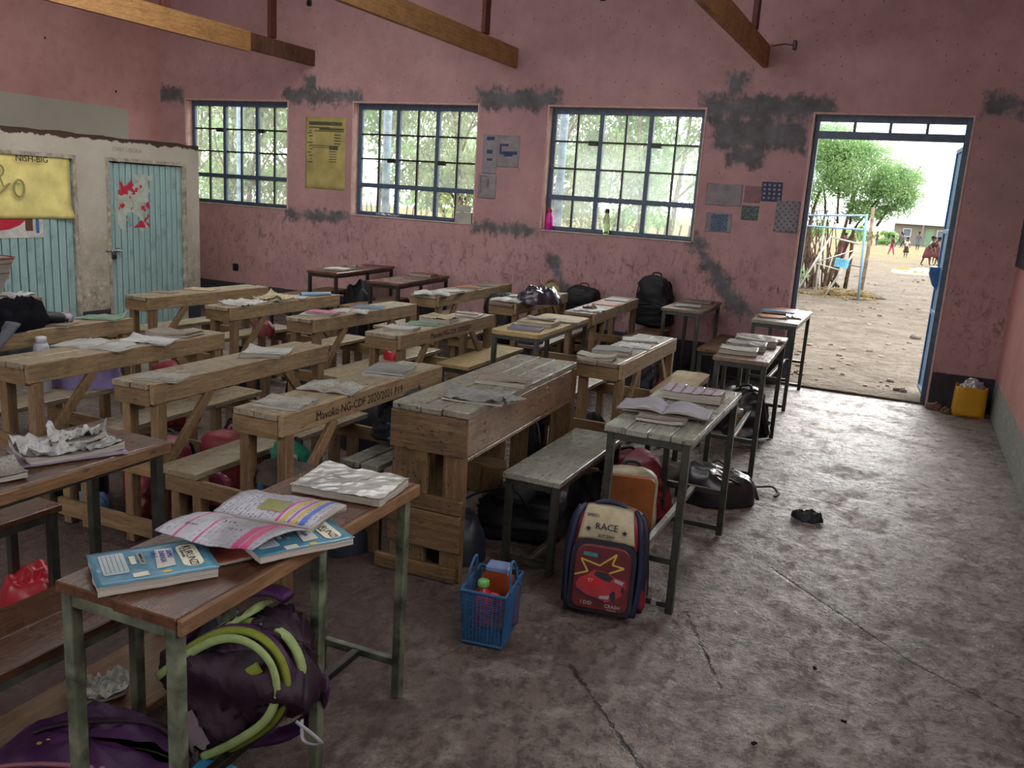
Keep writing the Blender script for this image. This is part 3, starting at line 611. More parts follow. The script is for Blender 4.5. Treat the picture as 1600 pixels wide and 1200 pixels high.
# roof tie beams and posts
for i, (x, w_, lbl, extra) in enumerate(((-6.47, .05, 'left roof tie beam with saw marked spliced end', 1), (-3.94, .05, 'middle roof tie beam of pale timber', 0), (-1.45, .05, 'right roof tie beam nearest the doorway', 0))):
    t_ = thing('tie_beam', lbl, 'beam', (x, 0, 2.86), group='roof tie beams')
    mb = MB()
    if extra: mb.box((-w_ / 2, -2.6, 0), (w_ / 2, 7.3, .2)); mb.build('timber', WBEAM, t_); mb = MB(); mb.box((-w_ / 2 + .004, 7.30, .02), (w_ / 2 - .004, YW, .19)); o = mb.build('spliced_end', wood('spliced_timber', '5d3a2a', '84604a', 'Z', .7, .5, '2f1a14'), t_)
    else: mb.box((-w_ / 2, -2.6, 0), (w_ / 2, YW, .19)); mb.build('timber', WBEAM, t_)
    for yy in (7.65, 6.2, 4.2, 2.0):
        k = MB(); k.box((-.022, yy - .05, .2), (.022, yy + .05, 1.24)); k.build('post', WBEAMZ, t_)
for x, z in ((-6.53, 3.55), (-3.05, 3.5)):
    b = MB(); b.box((-.025, -.03, -.03), (.025, 0, .03), .004); b.tube([(0, -.03, 0), (0, -.055, -.01), (0, -.05, -.03)], .006, 6); o = b.build('wall_bracket', M_STEELD, loc=(x, YW, z)); tag(o, 'small metal bracket high on the wall, %s' % ('above the left tie beam end' if x < -5 else 'between the middle and right beams'), 'bracket')
b = MB(); b.box((-.016, -.025, -.04), (.016, 0, .04), .004); b.tube([(-.016, -.01, 0), (-.09, -.012, .012), (-.2, -.01, -.005)], .004, 6); o = b.build('cable_bracket', M_STEELD, loc=(-1.215, YW, 3.05)); tag(o, 'small dark bracket with a wire right of the nearest roof beam end', 'bracket')

# ---------------------------------------------------------------- outdoors
def gz(y): return -.012 * (min(y, 130) - 8.55) - .02
g = MB(); fo = vnoise(21)
ys = [8.557 + (k / 60.) ** 2.6 * 240 for k in range(61)]
for k in range(60):
    y0, y1 = ys[k], ys[k + 1]; n = 70
    for i in range(n):
        xa, xb = -75 + 115. * i / n, -75 + 115. * (i + 1) / n
        g.add([(x, y, gz(y) + (.03 * fo(x * .6, y * .6) if y > 9.2 else 0)) for x, y in ((xa, y0), (xb, y0), (xb, y1), (xa, y1))], [(0, 1, 2, 3)])
struct(g.build('ground', M_SAND))
def leaf_mat(name, a, b, tr=.35):
    t = Mt(name, .6, .2); n = t.noise(2.2, 4, .6); n2 = t.noise(23, 2, .5); c = t.mix(t.step(n, .35, .65), lin(a), lin(b)); c = t.mix(t.m('MULTIPLY', t.step(n2, .5, .7), .4), c, lin('c9c98a')); t.color(c)
    ts = t.N.new('ShaderNodeBsdfTranslucent'); t.L.new(c, ts.inputs[0]); mx = t.N.new('ShaderNodeMixShader'); mx.inputs[0].default_value = tr
    t.L.new(t.p.outputs[0], mx.inputs[1]); t.L.new(ts.outputs[0], mx.inputs[2]); t.L.new(mx.outputs[0], t.N['Material Output'].inputs[0]); return t.mat
M_LEAF = leaf_mat('grey_green_leaves', '7d8b6a', 'a9b27f', .5); M_LEAF2 = leaf_mat('fresh_green_leaves', '6f9563', '9aba7c', .5); M_DRY = leaf_mat('dry_straw', '97804a', 'b8a066', .2)
M_BARK = plain('pale_bark', '8c7a66', .9, .1, .3, 10, 0, .6); M_BARKD = plain('dark_bark', '5e4c3f', .9, .1, .3, 10, 0, .6)
def leaves(name, blobs, size, mat, parent, seed, aspect=.38, hang=.6, twigs=0):
    rs = np.random.RandomState(seed); VV = []
    for (c, r, n) in blobs:
        nc = max(4, n // 90); cc = rs.normal(size=(nc, 3)); cc /= np.linalg.norm(cc, axis=1)[:, None]; cc *= rs.uniform(.25, 1, (nc, 1)) ** .5
        cen = np.array(c) + cc * np.array(r); p = cen[rs.randint(0, nc, n)] + rs.normal(size=(n, 3)) * np.array(r) * .16
        d = rs.normal(size=(n, 3)); d[:, 2] = -abs(d[:, 2]) * (.4 + hang * 2); d /= np.linalg.norm(d, axis=1)[:, None]
        s = np.cross(d, rs.normal(size=(n, 3))); s /= np.linalg.norm(s, axis=1)[:, None]; L = size * rs.uniform(.6, 1.3, (n, 1)); w = L * aspect
        VV.append(np.stack([p, p + d * L * .5 + s * w * .5, p + d * L, p + d * L * .5 - s * w * .5], 1))
    V = np.concatenate(VV); n = len(V); me = bpy.data.meshes.new(name); me.vertices.add(n * 4); me.vertices.foreach_set('co', V.ravel()); me.loops.add(n * 4); me.polygons.add(n)
    me.loops.foreach_set('vertex_index', np.arange(n * 4)); me.polygons.foreach_set('loop_start', np.arange(n) * 4); me.materials.append(mat); me.update(calc_edges=True)
    o = link(name, me, parent); o['kind'] = 'stuff'; return o
def branch(p, q, r0, r1, seed, bend=.12, n=7):
    rs = random.Random(seed); p = np.array(p, float); q = np.array(q, float); pts = []
    off = np.array([rs.uniform(-1, 1), rs.uniform(-1, 1), 0]) * bend
    for i in range(n): t = i / (n - 1); pts.append(p + (q - p) * t + off * sin(pi * t) + np.array([rs.uniform(-1, 1), rs.uniform(-1, 1), 0]) * bend * .15)
    return MB().tube(pts, [r0 + (r1 - r0) * i / (n - 1) for i in range(n)], 7)
def tree(label, x, y, h, r, seed, mat=M_LEAF, bark=M_BARK, nl=9000, size=.12, low=.35, stems=3, group=None, hang=.6):
    t = thing('leafy_tree', label, 'tree', (x, y, gz(y)), group=group); rs = random.Random(seed)
    for k in range(stems):
        a = 2 * pi * k / stems + rs.random(); rr = r * .35
        branch((.12 * cos(a), .12 * sin(a), 0), (rr * cos(a), rr * sin(a), h * .8), .07, .02, seed + k, .2).build('trunk', bark, t, smooth=True)
        for j in range(3):
            z = h * (.35 + .15 * j); b = a + rs.uniform(-1, 1); branch((rr * .5 * cos(a), rr * .5 * sin(a), z), (r * .8 * cos(b), r * .8 * sin(b), z + h * .25), .03, .008, seed * 7 + j + k * 3).build('branch', bark, t, smooth=True)
    bl = []
    for k in range(7): bl.append(((rs.uniform(-.55, .55) * r, rs.uniform(-.5, .5) * r, h * (low + (1 - low) * rs.random())), (r * .6, r * .55, h * .24), nl // 7))
    leaves('foliage', bl, size, mat, t, seed, hang=hang); return t
desc = ['behind the left part of the left window', 'behind the middle of the left window', 'behind the right edge of the left window', 'behind the left part of the middle window', 'behind the right part of the middle window', 'just behind the left edge of the large window', 'behind the middle of the large window', 'behind the right edge of the large window', 'far left, beyond the left window frame']
for i, (x, y, h, r) in enumerate(((-15.4, 15.0, 4.6, 1.8), (-13.2, 14.6, 4.4, 1.7), (-12.2, 15.6, 4.8, 1.7), (-10.0, 14.8, 4.8, 1.8), (-8.0, 15.2, 4.4, 1.7), (-6.1, 14.4, 4.6, 1.6), (-4.4, 15.6, 4.8, 1.7), (-2.75, 15.8, 4.6, 1.1), (-17.6, 17, 4.8, 2.2))):
    tree('loose grey green tree with hanging leaves ' + desc[i], x, y, h, r, 40 + i, M_LEAF if i % 3 else M_LEAF2, M_BARK, 8000, .13, .42, 3, 'trees outside the windows')
# distant trees close the gaps low behind the windows
for i, (x, y, h, r) in enumerate(((-34, 34, 5, 4.5), (-26, 33, 4.6, 4), (-18, 33, 4.8, 4), (-11.5, 34, 4.2, 3))):
    tree('distant bushy tree seen through the %s' % ('left window', 'left window beside its right frame', 'middle window', 'large window')[i], x, y, h, r, 70 + i, M_LEAF2, M_BARKD, 3500, .3, .3, 2, 'distant trees beyond the yard')
# stick fence under the trees
t = thing('stick_fence', 'fence of thin bare sticks standing under the trees outside', 'fence', (-10, 17.5, gz(17.5)))
sm = None
for k in range(80):
    x = -9.5 + k * .21 + RND.uniform(-.05, .05)
    if sm is None: b = MB().tube([(0, 0, 0), (.03, 0, .5), (0, .02, 1.0), (.04, 0, 1.35)], [.03, .027, .022, .015], 6); o = b.build('stick', M_BARK, t, loc=(x, 0, 0)); sm = o.data
    else: link('stick', sm, t, (x, RND.uniform(-.05, .05), 0), (RND.uniform(-.08, .08), RND.uniform(-.12, .12), RND.uniform(0, 6)))
for z in (.35, .95): MB().tube([(-9.6, .03, z), (-3, .04, z + .03), (3, .03, z), (7.3, .03, z - .02)], .018, 6).build('rail', M_BARKD, t)
for x, lab in ((-6.85, 'pale blue veranda pole outside the left window, nearest the middle window'), (-4.22, 'pale blue veranda pole outside between the middle and large windows'), (-9.48, 'pale blue veranda pole outside the left window')):
    t = thing('veranda_pole', lab, 'pole', (x, 10.5, gz(10.5)), group='veranda poles')
    MB().tube([(0, 0, 0), (0, 0, 4.0)], .055, 12).build('shaft', plain('pale_blue_paint', '8aa0b5', .6, .3, .25, 9), t, smooth=True); MB().box((-.12, -.12, 0), (.12, .12, .06)).build('footing', M_OUT, t)
# big tree by the doorway
t = thing('acacia_tree', 'large bright green tree outside, filling the left half of the doorway', 'tree', (-2.1, 23.2, gz(23)))
for k, (x, z, r0) in enumerate(((-.1, 2.9, .09), (-.9, 2.5, .06), (.5, 2.7, .07), (1.2, 2.4, .05), (-1.5, 2.2, .05))):
    branch((-.1 + .15 * k, .1 * k, 0), (x, .2, z), r0, .02, 200 + k, .25).build('trunk', M_BARKD, t, smooth=True)
for k in range(7): branch((-.6 + .3 * k, 0, 1.6), (-1.6 + .6 * k, .4 * (k % 3), 3.1), .035, .01, 220 + k).build('branch', M_BARKD, t, smooth=True)
leaves('foliage', [((-.6, 0, 2.9), (1.1, 1.2, 1.0), 15000), ((.7, 0, 2.9), (.9, 1.0, .75), 13000), ((1.55, 0, 2.55), (.6, .8, .55), 7000), ((-.2, 0, 3.6), (.9, .9, .4), 6000), ((-1.6, 0, 2.4), (.8, .9, .9), 8000), ((-1.7, 0, 3.5), (1.0, .8, .8), 9000), ((.9, 0, 2.0), (.6, .5, .3), 3000)], .085, M_LEAF2, t, 77, .34, .35)
t = thing('thorn_bush', 'tangled dry bush of bare stems below the tree, left in the doorway', 'bush', (-2.7, 22.4, gz(22.4)))
rs = random.Random(5); mb = MB()
for k in range(70):
    x = rs.uniform(-.9, .9); mb.tube([(x, rs.uniform(-.3, .3), 0), (x + rs.uniform(-.15, .15), 0, .8), (x + rs.uniform(-.4, .4), 0, 1.9)], [.022, .016, .007], 5)
o = mb.build('stems', M_BARKD, t); o['kind'] = 'stuff'; leaves('leaves', [((-.3, -.4, .35), (.6, .4, .4), 2500), ((-.5, -.3, .8), (.5, .3, .5), 1500)], .08, M_LEAF2, t, 8, .4, .2)
t = thing('dry_grass', 'clump of dry orange grass around the feet of the pipe frame', 'grass', (-1.5, 20.6, gz(20.6)))
leaves('blades', [((0, 0, .03), (.85, .3, .04), 2200), ((.2, .2, .12), (.6, .3, .10), 1300)], .16, leaf_mat('orange_dry_grass', '80694a', '9c8560', .2), t, 9, .1, .0)
# pipe frame
t = thing('pipe_frame', 'blue and white metal pipe frame standing outside left of the path', 'frame', (-1.5, 20.0, gz(20)))
MP = plain('sky_blue_pipe', '7fa3bf', .5, .4, .15, 9); MPW = plain('white_pipe', 'b9bdb4', .5, .4, .2, 9)
def pipe(nm, p, q, r, m): MB().tube([p, q], r, 8).build(nm, m, t, smooth=True)
pipe('upright', (.58, 0, 0), (.50, 0, 1.82), .028, MP); pipe('upright', (-.32, .1, 0), (-.32, .1, 1.72), .02, MPW)
pipe('crossbar', (-.8, 0, 1.72), (.50, 0, 1.80), .022, MP); pipe('crossbar', (-.8, 0, 1.5), (.5, 0, 1.5), .02, MP)
pipe('diagonal', (-.72, 0, .03), (-.16, 0, 1.3), .02, MPW); pipe('diagonal', (-.12, 0, .0), (.42, 0, 1.13), .02, MPW); pipe('tie_bar', (-.16, 0, 1.3), (.45, 0, 1.2), .018, MPW)
pipe('tie_bar', (-.42, 0, .72), (.45, 0, 1.1), .012, MPW); pipe('tie_bar', (-.42, 0, .72), (.1, 0, .62), .012, MPW); pipe('tie_bar', (.2, 0, .75), (.52, 0, .72), .012, plain('rusty_pipe', '6a5648'))
o = MB().box((-.0, -.03, .67), (.29, -.01, .86), .003, R=Matrix.Rotation(.12, 3, 'Y')).build('notice_board', plain('cyan_notice', '6fb7cf', .6, .2, .2, 9), t); text('CS', .12, plain('notice_ink', '3f7fa6', .6), o, (.08, -.032, .72), (pi / 2, .1, 0))
for x, y, h, r, lab in ((-.95, 21.3, 2.0, .045, 'pale wooden pole right behind the blue pipe frame'), (-1.42, 23.3, 1.5, .05, 'brown wooden pole inside the blue pipe frame')):
    t = thing('wooden_pole', lab, 'pole', (x, y, gz(y))); MB().tube([(0, 0, 0), (.03, 0, h * .5), (0, 0, h)], [r, r * .9, r * .8], 8).build('shaft', M_BARK if r < .05 else M_BARKD, t, smooth=True); MB().tube([(0, 0, h), (.0, 0, h + .01)], [r * .8, r * .5], 8).build('sawn_end', WYS, t)
# far school building
t = thing('school_building', 'long low school building with pale metal roof far beyond the yard', 'building', (1.2, 112, gz(112)))
MW = plain('buff_block_wall', '7d766b', .9, .1); MB().box((-3.6, 0, 0), (9, 5, 2.55), 0).build('wall', MW, t)
rb = MB(); rb.prism([(-.7, 2.5), (2.5, 3.75), (5.7, 2.5), (5.7, 2.42), (2.5, 3.66), (-.7, 2.42)], -4.1, 9.4)
for i, v in enumerate(rb.v): rb.v[i] = (v[1], v[0], v[2])
rb.build('roof', plain('pale_iron_roof', 'a5adae', .6, .3, .05, 5), t)
for x in (-2.6, 1.0, 3.6):
    o = MB().box((x, -.04, 1.0), (x + .9, .02, 1.95), 0).build('window', plain('white_window_frame', 'c5c5bf', .7), t); MB().box((x + .08, -.06, 1.08), (x + .82, -.03, 1.87), 0).build('pane', plain('dark_window_pane', '5b6470', .4), o)
for x in (-.6, 2.6, 5.2): MB().box((x, -1.1, 0), (x + .16, -.94, 2.45), 0).build('veranda_post', MW, t)
o = MB().box((-.2, -.04, 0), (.7, .0, 2.0), 0).build('doorway', plain('green_door_paint', '6f8a6c', .8), t)
for i, (x, y, s_) in enumerate(((-5.5, 95, 1.0), (-2.6, 100, .8), (6.5, 128, 1.2), (-9.5, 92, 1.2))):
    t = thing('roadside_bush', 'low bush at the yard edge, %s' % ('left of the school building', 'against the school building end', 'behind the school building', 'behind the big tree')[i], 'bush', (x, y, gz(y))); leaves('foliage', [((0, 0, 1.0 * s_), (1.6 * s_, 1, .9 * s_), 900)], .4, M_LEAF2, t, 90 + i); MB().tube([(0, 0, 0), (0, 0, .9)], .08, 6).build('trunk', M_BARKD, t)
t = thing('straw_heap', 'low heap of yellow straw on the path outside', 'straw', (.45, 36.5, gz(36.5)))
MB().grid(lambda u, v: (-1.1 + 2.2 * u, -1.6 + 3.2 * v, .16 * max(0, 1 - (2 * u - 1) ** 2) * max(0, 1 - (2 * v - 1) ** 2) * (1 + .5 * fo(u * 4, v * 4))), 20, 20).build('heap', M_DRY, t, smooth=True)
leaves('straw', [((0, 0, .08), (.8, 1.1, .07), 2500)], .2, M_DRY, t, 19, .06, -.1)
mb = MB(); rs = random.Random(3)
for k in range(260):
    y = 9.0 + rs.random() ** 2 * 26; x = rs.uniform(-.16, .06) * y + rs.uniform(-.6, .6); r = rs.uniform(.008, .03) * (1 + y * .02)
    mb.box((x - r, y - r, gz(y) - .01), (x + r, y + r * .8, gz(y) + r * .8), r * .4, jit=r * .2)
o = mb.build('pebbles', plain('pebble', '85796a', .9, .1)); tag(o, 'small stones scattered over the sandy path outside', 'stones', kind='stuff')
for k, (x, y, r, lab) in enumerate(((-.62, 21.3, .10, 'grey rock at the foot of the pale wooden pole'), (-.48, 21.2, .07, 'small rock right of the larger rock beside the pole'), (.22, 13.9, .06, 'grey stone on the path near the right door leaf'))):
    mb = MB(); q = vnoise(30 + k); mb.grid(lambda u, v: tuple((r * (1 + .25 * q(cos(6.283 * u), sin(6.283 * u), v * 2))) * c for c in (cos(6.283 * u) * sin(pi * v) * 1.3, sin(6.283 * u) * sin(pi * v), cos(pi * v) * .7)), 14, 9); o = mb.build('rock', plain('grey_rock', '7a7068', .9, .1, .2, 14, 0, .5), loc=(x, y, gz(y) + r * .3), smooth=True); tag(o, lab, 'rock')

# children in the yard
M_SKIN = plain('brown_skin', '4a3226', .55, .3, .05, 8, 0, 0); M_HAIR = plain('black_hair', '15110f', .9, .1, .1, 60, 0, .3)
def skin_mesh(name, verts, edges, radii, mat, parent, sub=1):
    me = bpy.data.meshes.new(name); me.from_pydata(verts, edges, []); me.materials.append(mat); o = bpy.data.objects.new(name, me); COL.objects.link(o)
    md = o.modifiers.new('skin', 'SKIN'); md.use_smooth_shade = True
    for i, sv in enumerate(me.skin_vertices[0].data):
        r = radii[i]; sv.radius = r if isinstance(r, tuple) else (r, r); sv.use_root = (i == 0)
    s = o.modifiers.new('sub', 'SUBSURF'); s.levels = sub; s.render_levels = sub
    bpy.context.view_layer.update(); dg = bpy.context.evaluated_depsgraph_get(); ev = o.evaluated_get(dg); m2 = bpy.data.meshes.new_from_object(ev); m2.name = name
    o.modifiers.clear(); o.data = m2; o.parent = parent; return o
def person(label, x, y, h, face, top, bottom, skirt=True, bend=0., step=.1, arms=.15, legs=None):
    """standing, walking or stooping child; face = heading, bend = forward lean of the trunk"""
    t = thing('person', label, 'person', (x, y, gz(y)), face); s = h / 1.2; cb, sb = cos(bend), sin(bend)
    def up(dx, dz, side=0.): return (side * s, -(.0 + dx * cb + dz * sb) * s, (.62 + dz * cb - dx * sb) * s)
    V = [(0, 0, .62 * s), up(0, .12), up(0, .28), up(0, .36), up(.0, .42), up(.01, .50), up(.0, .57)]; Rr = [.075, .07, .085, .05, .032, .07, .05]
    E_ = [(0, 1), (1, 2), (2, 3), (3, 4), (4, 5), (5, 6)]
    for sd in (-1, 1):
        b = len(V); V += [up(0, .34, .11 * sd), up(.02, .18, .15 * sd), up(arms, .04, .15 * sd), up(arms + .02, -.02, .15 * sd)]; Rr += [.036, .028, .022, .024]; E_ += [(3, b), (b, b + 1), (b + 1, b + 2), (b + 2, b + 3)]
        b = len(V); st = step * sd; V += [(.055 * sd * s, 0, .58 * s), (.06 * sd * s, -(st * .5 + .01) * s, .32 * s), (.06 * sd * s, -(st * .9 - .01) * s, .06 * s), (.06 * sd * s, -(st * .9 + .08) * s, .025 * s)]; Rr += [.058, .04, .026, .024]; E_ += [(0, b), (b, b + 1), (b + 1, b + 2), (b + 2, b + 3)]
    skin_mesh('body', V, E_, [r * s for r in Rr], M_SKIN, t)
    V2 = [(0, 0, .60 * s), up(0, .12), up(0, .27), up(0, .345)]; R2 = [.095, .088, .10, .07]; E2 = [(0, 1), (1, 2), (2, 3)]
    for sd in (-1, 1):
        b = len(V2); V2 += [up(0, .33, .11 * sd), up(.015, .20, .15 * sd)]; R2 += [.05, .045]; E2 += [(3, b), (b, b + 1)]
    skin_mesh('shirt', V2, E2, [r * s for r in R2], top, t)
    if skirt: MB().lathe([(.09, .68), (.11, .58), (.15, .42), (.17, .30), (.16, .30)], 14, sx=1, sy=.85).build('skirt', bottom, t, smooth=True).scale = (s, s, s)
    else:
        V3 = [(0, 0, .60 * s)]; R3 = [.09]; E3 = []
        for sd in (-1, 1):
            b = len(V3); st = step * sd; V3 += [(.058 * sd * s, 0, .54 * s), (.06 * sd * s, -(st * .5 + .01) * s, .32 * s), (.06 * sd * s, -(st * .85) * s, .10 * s)]; R3 += [.07, .055, .045]; E3 += [(0, b), (b, b + 1), (b + 1, b + 2)]
        skin_mesh('trousers', V3, E3, [r * s for r in R3], bottom, t)
    hp = up(-.005, .545); hb = MB(); hb.grid(lambda u, v: (hp[0] + .077 * s * cos(6.283 * u) * sin(pi * .55 * v), hp[1] + .082 * s * sin(6.283 * u) * sin(pi * .55 * v) + .012 * s, hp[2] - .01 * s + .075 * s * cos(pi * .55 * v)), 12, 6); hb.build('hair', M_HAIR, t, smooth=True)
    fm = MB(); f0 = up(.075, .51); fm.box((f0[0] - .008 * s, f0[1] - .012 * s, f0[2] - .02 * s), (f0[0] + .008 * s, f0[1] + .006 * s, f0[2] + .01 * s), .002)
    for sd in (-1, 1):
        e0 = up(.066, .525, .026 * sd); fm.box((e0[0] - .009 * s, e0[1] - .004 * s, e0[2] - .005 * s), (e0[0] + .009 * s, e0[1] + .004 * s, e0[2] + .005 * s), .001)
    m0 = up(.068, .47); fm.box((m0[0] - .018 * s, m0[1] - .003 * s, m0[2] - .004 * s), (m0[0] + .018 * s, m0[1] + .003 * s, m0[2] + .004 * s), .001); fm.build('face', M_HAIR, t)
    return t
CM = plain('maroon_cloth', '5e3138', .85, .1); CP = plain('pink_cloth', 'a04a6a', .85, .1); CW = plain('white_cloth', 'b5b2ac', .85, .1); CB = plain('dark_brown_cloth', '43302c', .85, .1); CR = plain('red_cloth', '9c3a34', .85, .1); CG = plain('grey_green_cloth', '4d5e63', .85, .1)
person('child in a maroon top and pink trousers walking, left of two alone in the yard', -1.27, 61, 1.25, radians(60), CM, CP, False, .05, .16)
person('child in a white top and dark skirt standing alone, facing the doorway', -.38, 57.5, 1.2, radians(10), CW, CB, True, 0, .02, .2)
person('child in maroon clothes standing behind the blue and white pipe frame', -3.1, 46, 1.25, radians(-20), CM, CP, False, 0, .03)
person('child in a dark top bending forward at the left of the near group', .62, 45.5, 1.55, radians(70), CB, CM, True, .75, .15, .3)
person('child in maroon bending beside the right door leaf', 1.12, 47, 1.5, radians(-60), CM, CM, True, .6, .12, .3)
person('child in a white shirt standing at the back of the near group', .95, 50.5, 1.35, radians(0), CW, CB, True, 0, .05)
person('far child in red clothes right behind the pale wooden pole', -3.72, 88, 1.3, radians(30), CR, CR, True, 0, .1)
person('far child in grey beside the one in red', -3.35, 92, 1.35, radians(-30), CG, CG, False, .1, .15)
person('far child in grey green running between the two lone children', -1.35, 92, 1.5, radians(80), CG, CG, False, .25, .3)
person('far child in pale clothes near the far school building', -.95, 90, 1.35, radians(-80), CG, CB, False, .2, .25)
person('far child in dark green at the left edge of the near group', .3, 84, 1.6, radians(0), CG, CG, True, 0, .05)

# ---------------------------------------------------------------- furniture
def part(fn, name, mat, parent, smooth=False):
    b = MB(); fn(b); return b.build(name, mat, parent, smooth=smooth)
def J(a): return RND.uniform(-a, a)
def wood_desk(label, x, y, L, w=.235, ang=0., h=.74, bench=.62, bw=.20, top=WY, apron=WYS, words=None, brace=(1, 1), low=True, bl=None, end=WXS, post=WZS, group='wooden desks with attached benches'):
    """x,y = near right corner of the top; the desk runs away from it along local +Y, its bench stands to the left"""
    t = thing('wooden_desk', label, 'desk', (x, y, 0), radians(ang), group)
    n = 2; pw = (w - .025) / n
    for i in range(n):
        a = -w + pw * i; part(lambda b: b.box((a + .001, -.015 + J(.008), h - .026), (a + pw - .001, L + J(.01), h + J(.0015)), .003), 'tabletop_plank', top, t)
    o = part(lambda b: b.box((-.024, -.002, h - .088), (0, L, h + .001), .003), 'apron', apron, t)
    if words:
        xx = .06 * L if words is not True else 0; text(words[0], words[1], M_INK, o, (.0005, words[2], h - .064), (pi / 2, 0, pi / 2), sx=words[3])
    part(lambda b: b.box((-w, 0.02, h - .085), (-w + .022, L - .01, h - .028)), 'apron', apron, t)
    for yy in (0., L - .024): part(lambda b: b.box((-w - .008, yy - .002, h - .10), (-.026, yy + .022, h - .030)), 'end_rail', end, t)
    for sx, xx in ((0, -.05), (1, -w + .005)):
        for yy in (.024, L - .075): part(lambda b: b.box((xx + J(.002), yy, 0), (xx + .046, yy + .05, h - .03 - (.06 if sx == 0 else 0)), .003), 'leg', post, t)
    for k, yy in enumerate((.07, L - .07)):
        if brace[k]:
            d = 1 if k == 0 else -1; part(lambda b: b.beam((-.012, yy, .36), (-.012, yy + d * .27, h - .085), .045, .022, up=(1, 0, 0)), 'brace', post, t)
    if bench:
        bl = bl or L; b0 = -bench; b1 = -bench + bw
        part(lambda b: b.box((b0, -.02, .405), (b1, bl - .02, .432), .003), 'seat', top if top is not WYP else WY, t)
        for yy in (.03, bl - .12):
            for xx in (b0 + .02, b1 - .065): part(lambda b: b.box((xx, yy, 0), (xx + .045, yy + .05, .405)), 'leg', post, t)
            part(lambda b: b.box((b0 + .01, yy - .022, .325), (-.03, yy - .001, .395)), 'cross_rail', end, t)
            if low: part(lambda b: b.box((b0 + .01, yy - .022, .045), (-.03, yy - .001, .125)), 'foot_rail', end, t)
    return t
WD = [
 ('W1', 'wooden desk at the left with a jacket lying over the desk behind it', -3.43, 2.47, 1.2, .24, 0, {}),
 ('W2', 'wooden desk in the front row with two booklets and a split apron', -2.76, 2.54, 1.22, .215, 1.5, {}),
 ('W3', 'wooden desk with writing on its apron directly left of the big boxed desk', -2.04, 2.48, 1.23, .235, .5, dict(words=('Mavoko NG-CDF 2020/2021 P19', .052, .2, .92))),
 ('W5', 'wooden desk with a black jacket draped over its near end', -4.15, 2.42, 1.26, .235, 0, {}),
 ('W4', 'wooden desk behind the big boxed desk, one clean pale apron', -1.33, 4.42, 1.17, .265, 0, dict(top=WBY)),
 ('W8', 'second row wooden desk with writing on its apron and crumpled booklets', -2.68, 4.32, 1.29, .245, .5, dict(words=('Mavoko NG-CDF 2020/2021', .05, .36, .95))),
 ('W7', 'second row wooden desk carrying a pink booklet', -3.39, 4.43, 1.22, .225, -.8, {}),
 ('W6', 'second row wooden desk with loose papers and a blue tube', -4.08, 4.43, 1.2, .225, -.5, {}),
 ('W9', 'second row wooden desk in front of the closed teal door', -4.76, 4.36, 1.19, .235, -2, {}),
 ('W10', 'long wooden desk at the back with white papers on its near end', -3.49, 6.2, 1.55, .27, 2, {}),
 ('W11', 'wooden desk at the back under the purple bag', -2.83, 6.3, 1.2, .24, 1, dict(top=WBY)),
 ('W12', 'wooden desk at the back with an orange folder near the wall', -2.15, 6.28, 1.4, .25, 3, dict(top=WBY, brace=(1, 0))),
]
for k, lab, x, y, L, w, a, kw in WD: wood_desk(lab, x, y, L, w, a, **kw)

def steel_desk(label, x, y, L, w, ang=0., h=.735, kind='desk', top=WGY, n=2, frame=M_METAL, edge=None, cat='desk', group=None, overhang=.012, low=.05, mid=.25, round_=0., t_top=.026, longr=True, midlegs=None):
    t = thing('metal_desk' if kind == 'desk' else 'metal_bench', label, cat, (x, y, 0), radians(ang), group or ('metal framed desks' if kind == 'desk' else 'metal framed benches')); r = .030; ht = h - t_top; pw = (w + 2 * overhang) / n
    for i in range(n):
        a = -w - overhang + pw * i
        if round_ and n == 1:
            pts = []; X0, X1, Y0, Y1 = -w - overhang, overhang, -.012, L + .012
            for cx, cy, a0 in ((X1 - round_, Y1 - round_, 0), (X0 + round_, Y1 - round_, 90), (X0 + round_, Y0 + round_, 180), (X1 - round_, Y0 + round_, 270)):
                for q in range(5): e = radians(a0 + 22.5 * q); pts.append((cx + round_ * cos(e), cy + round_ * sin(e)))
            part(lambda b: b.prism(pts, ht, h, plane='XY'), 'tabletop' if kind == 'desk' else 'seat', top, t)
        else: part(lambda b: b.box((a + .0012, -.012 + (J(.008) if n > 1 else 0), ht), (a + pw - .0012, L + .012 + (J(.008) if n > 1 else 0), h + J(.0012)), .003), ('tabletop_plank' if n > 1 else 'tabletop') if kind == 'desk' else ('seat_plank' if n > 1 else 'seat'), top, t)
    if edge is not None: part(lambda b: b.box((overhang, -.011, ht - .012), (overhang + .014, L + .011, h - .001), .003), 'edge_strip', edge, t)
    for xx in (-w, -r):
        for yy in (0, L - r) + ((midlegs,) if midlegs else ()): part(lambda b: b.box((xx, yy, 0), (xx + r, yy + r, ht - (r if 0 < yy < L - 2 * r else 0)), .002), 'leg', frame, t)
    for xx in (-w, -r): part(lambda b: b.box((xx + .001, r, ht - r), (xx + r - .001, L - r, ht), .002), 'top_rail', frame, t)
    for yy in (0, L - r): part(lambda b: b.box((-w + r, yy + .001, ht - r), (-r, yy + r - .001, ht), .002), 'top_rail', frame, t)
    for z in ([low] if low is not None else []) + ([mid] if mid else []):
        for yy in (0, L - r): part(lambda b: b.box((-w + r, yy + .003, z - .012), (-r, yy + r - .003, z + .012), .002), 'cross_rail', frame, t)
    if longr:
        z = mid or low; part(lambda b: b.box((-w / 2 - .013, r, z - .012), (-w / 2 + .013, L - r, z + .012), .002), 'stretcher', M_STEELD if frame is M_METALG else M_CHROME2, t)
    return t
M_CHROME2 = plain('rubbed_steel', '8c8b85', .3, .7, .2, 30, .6, .1)
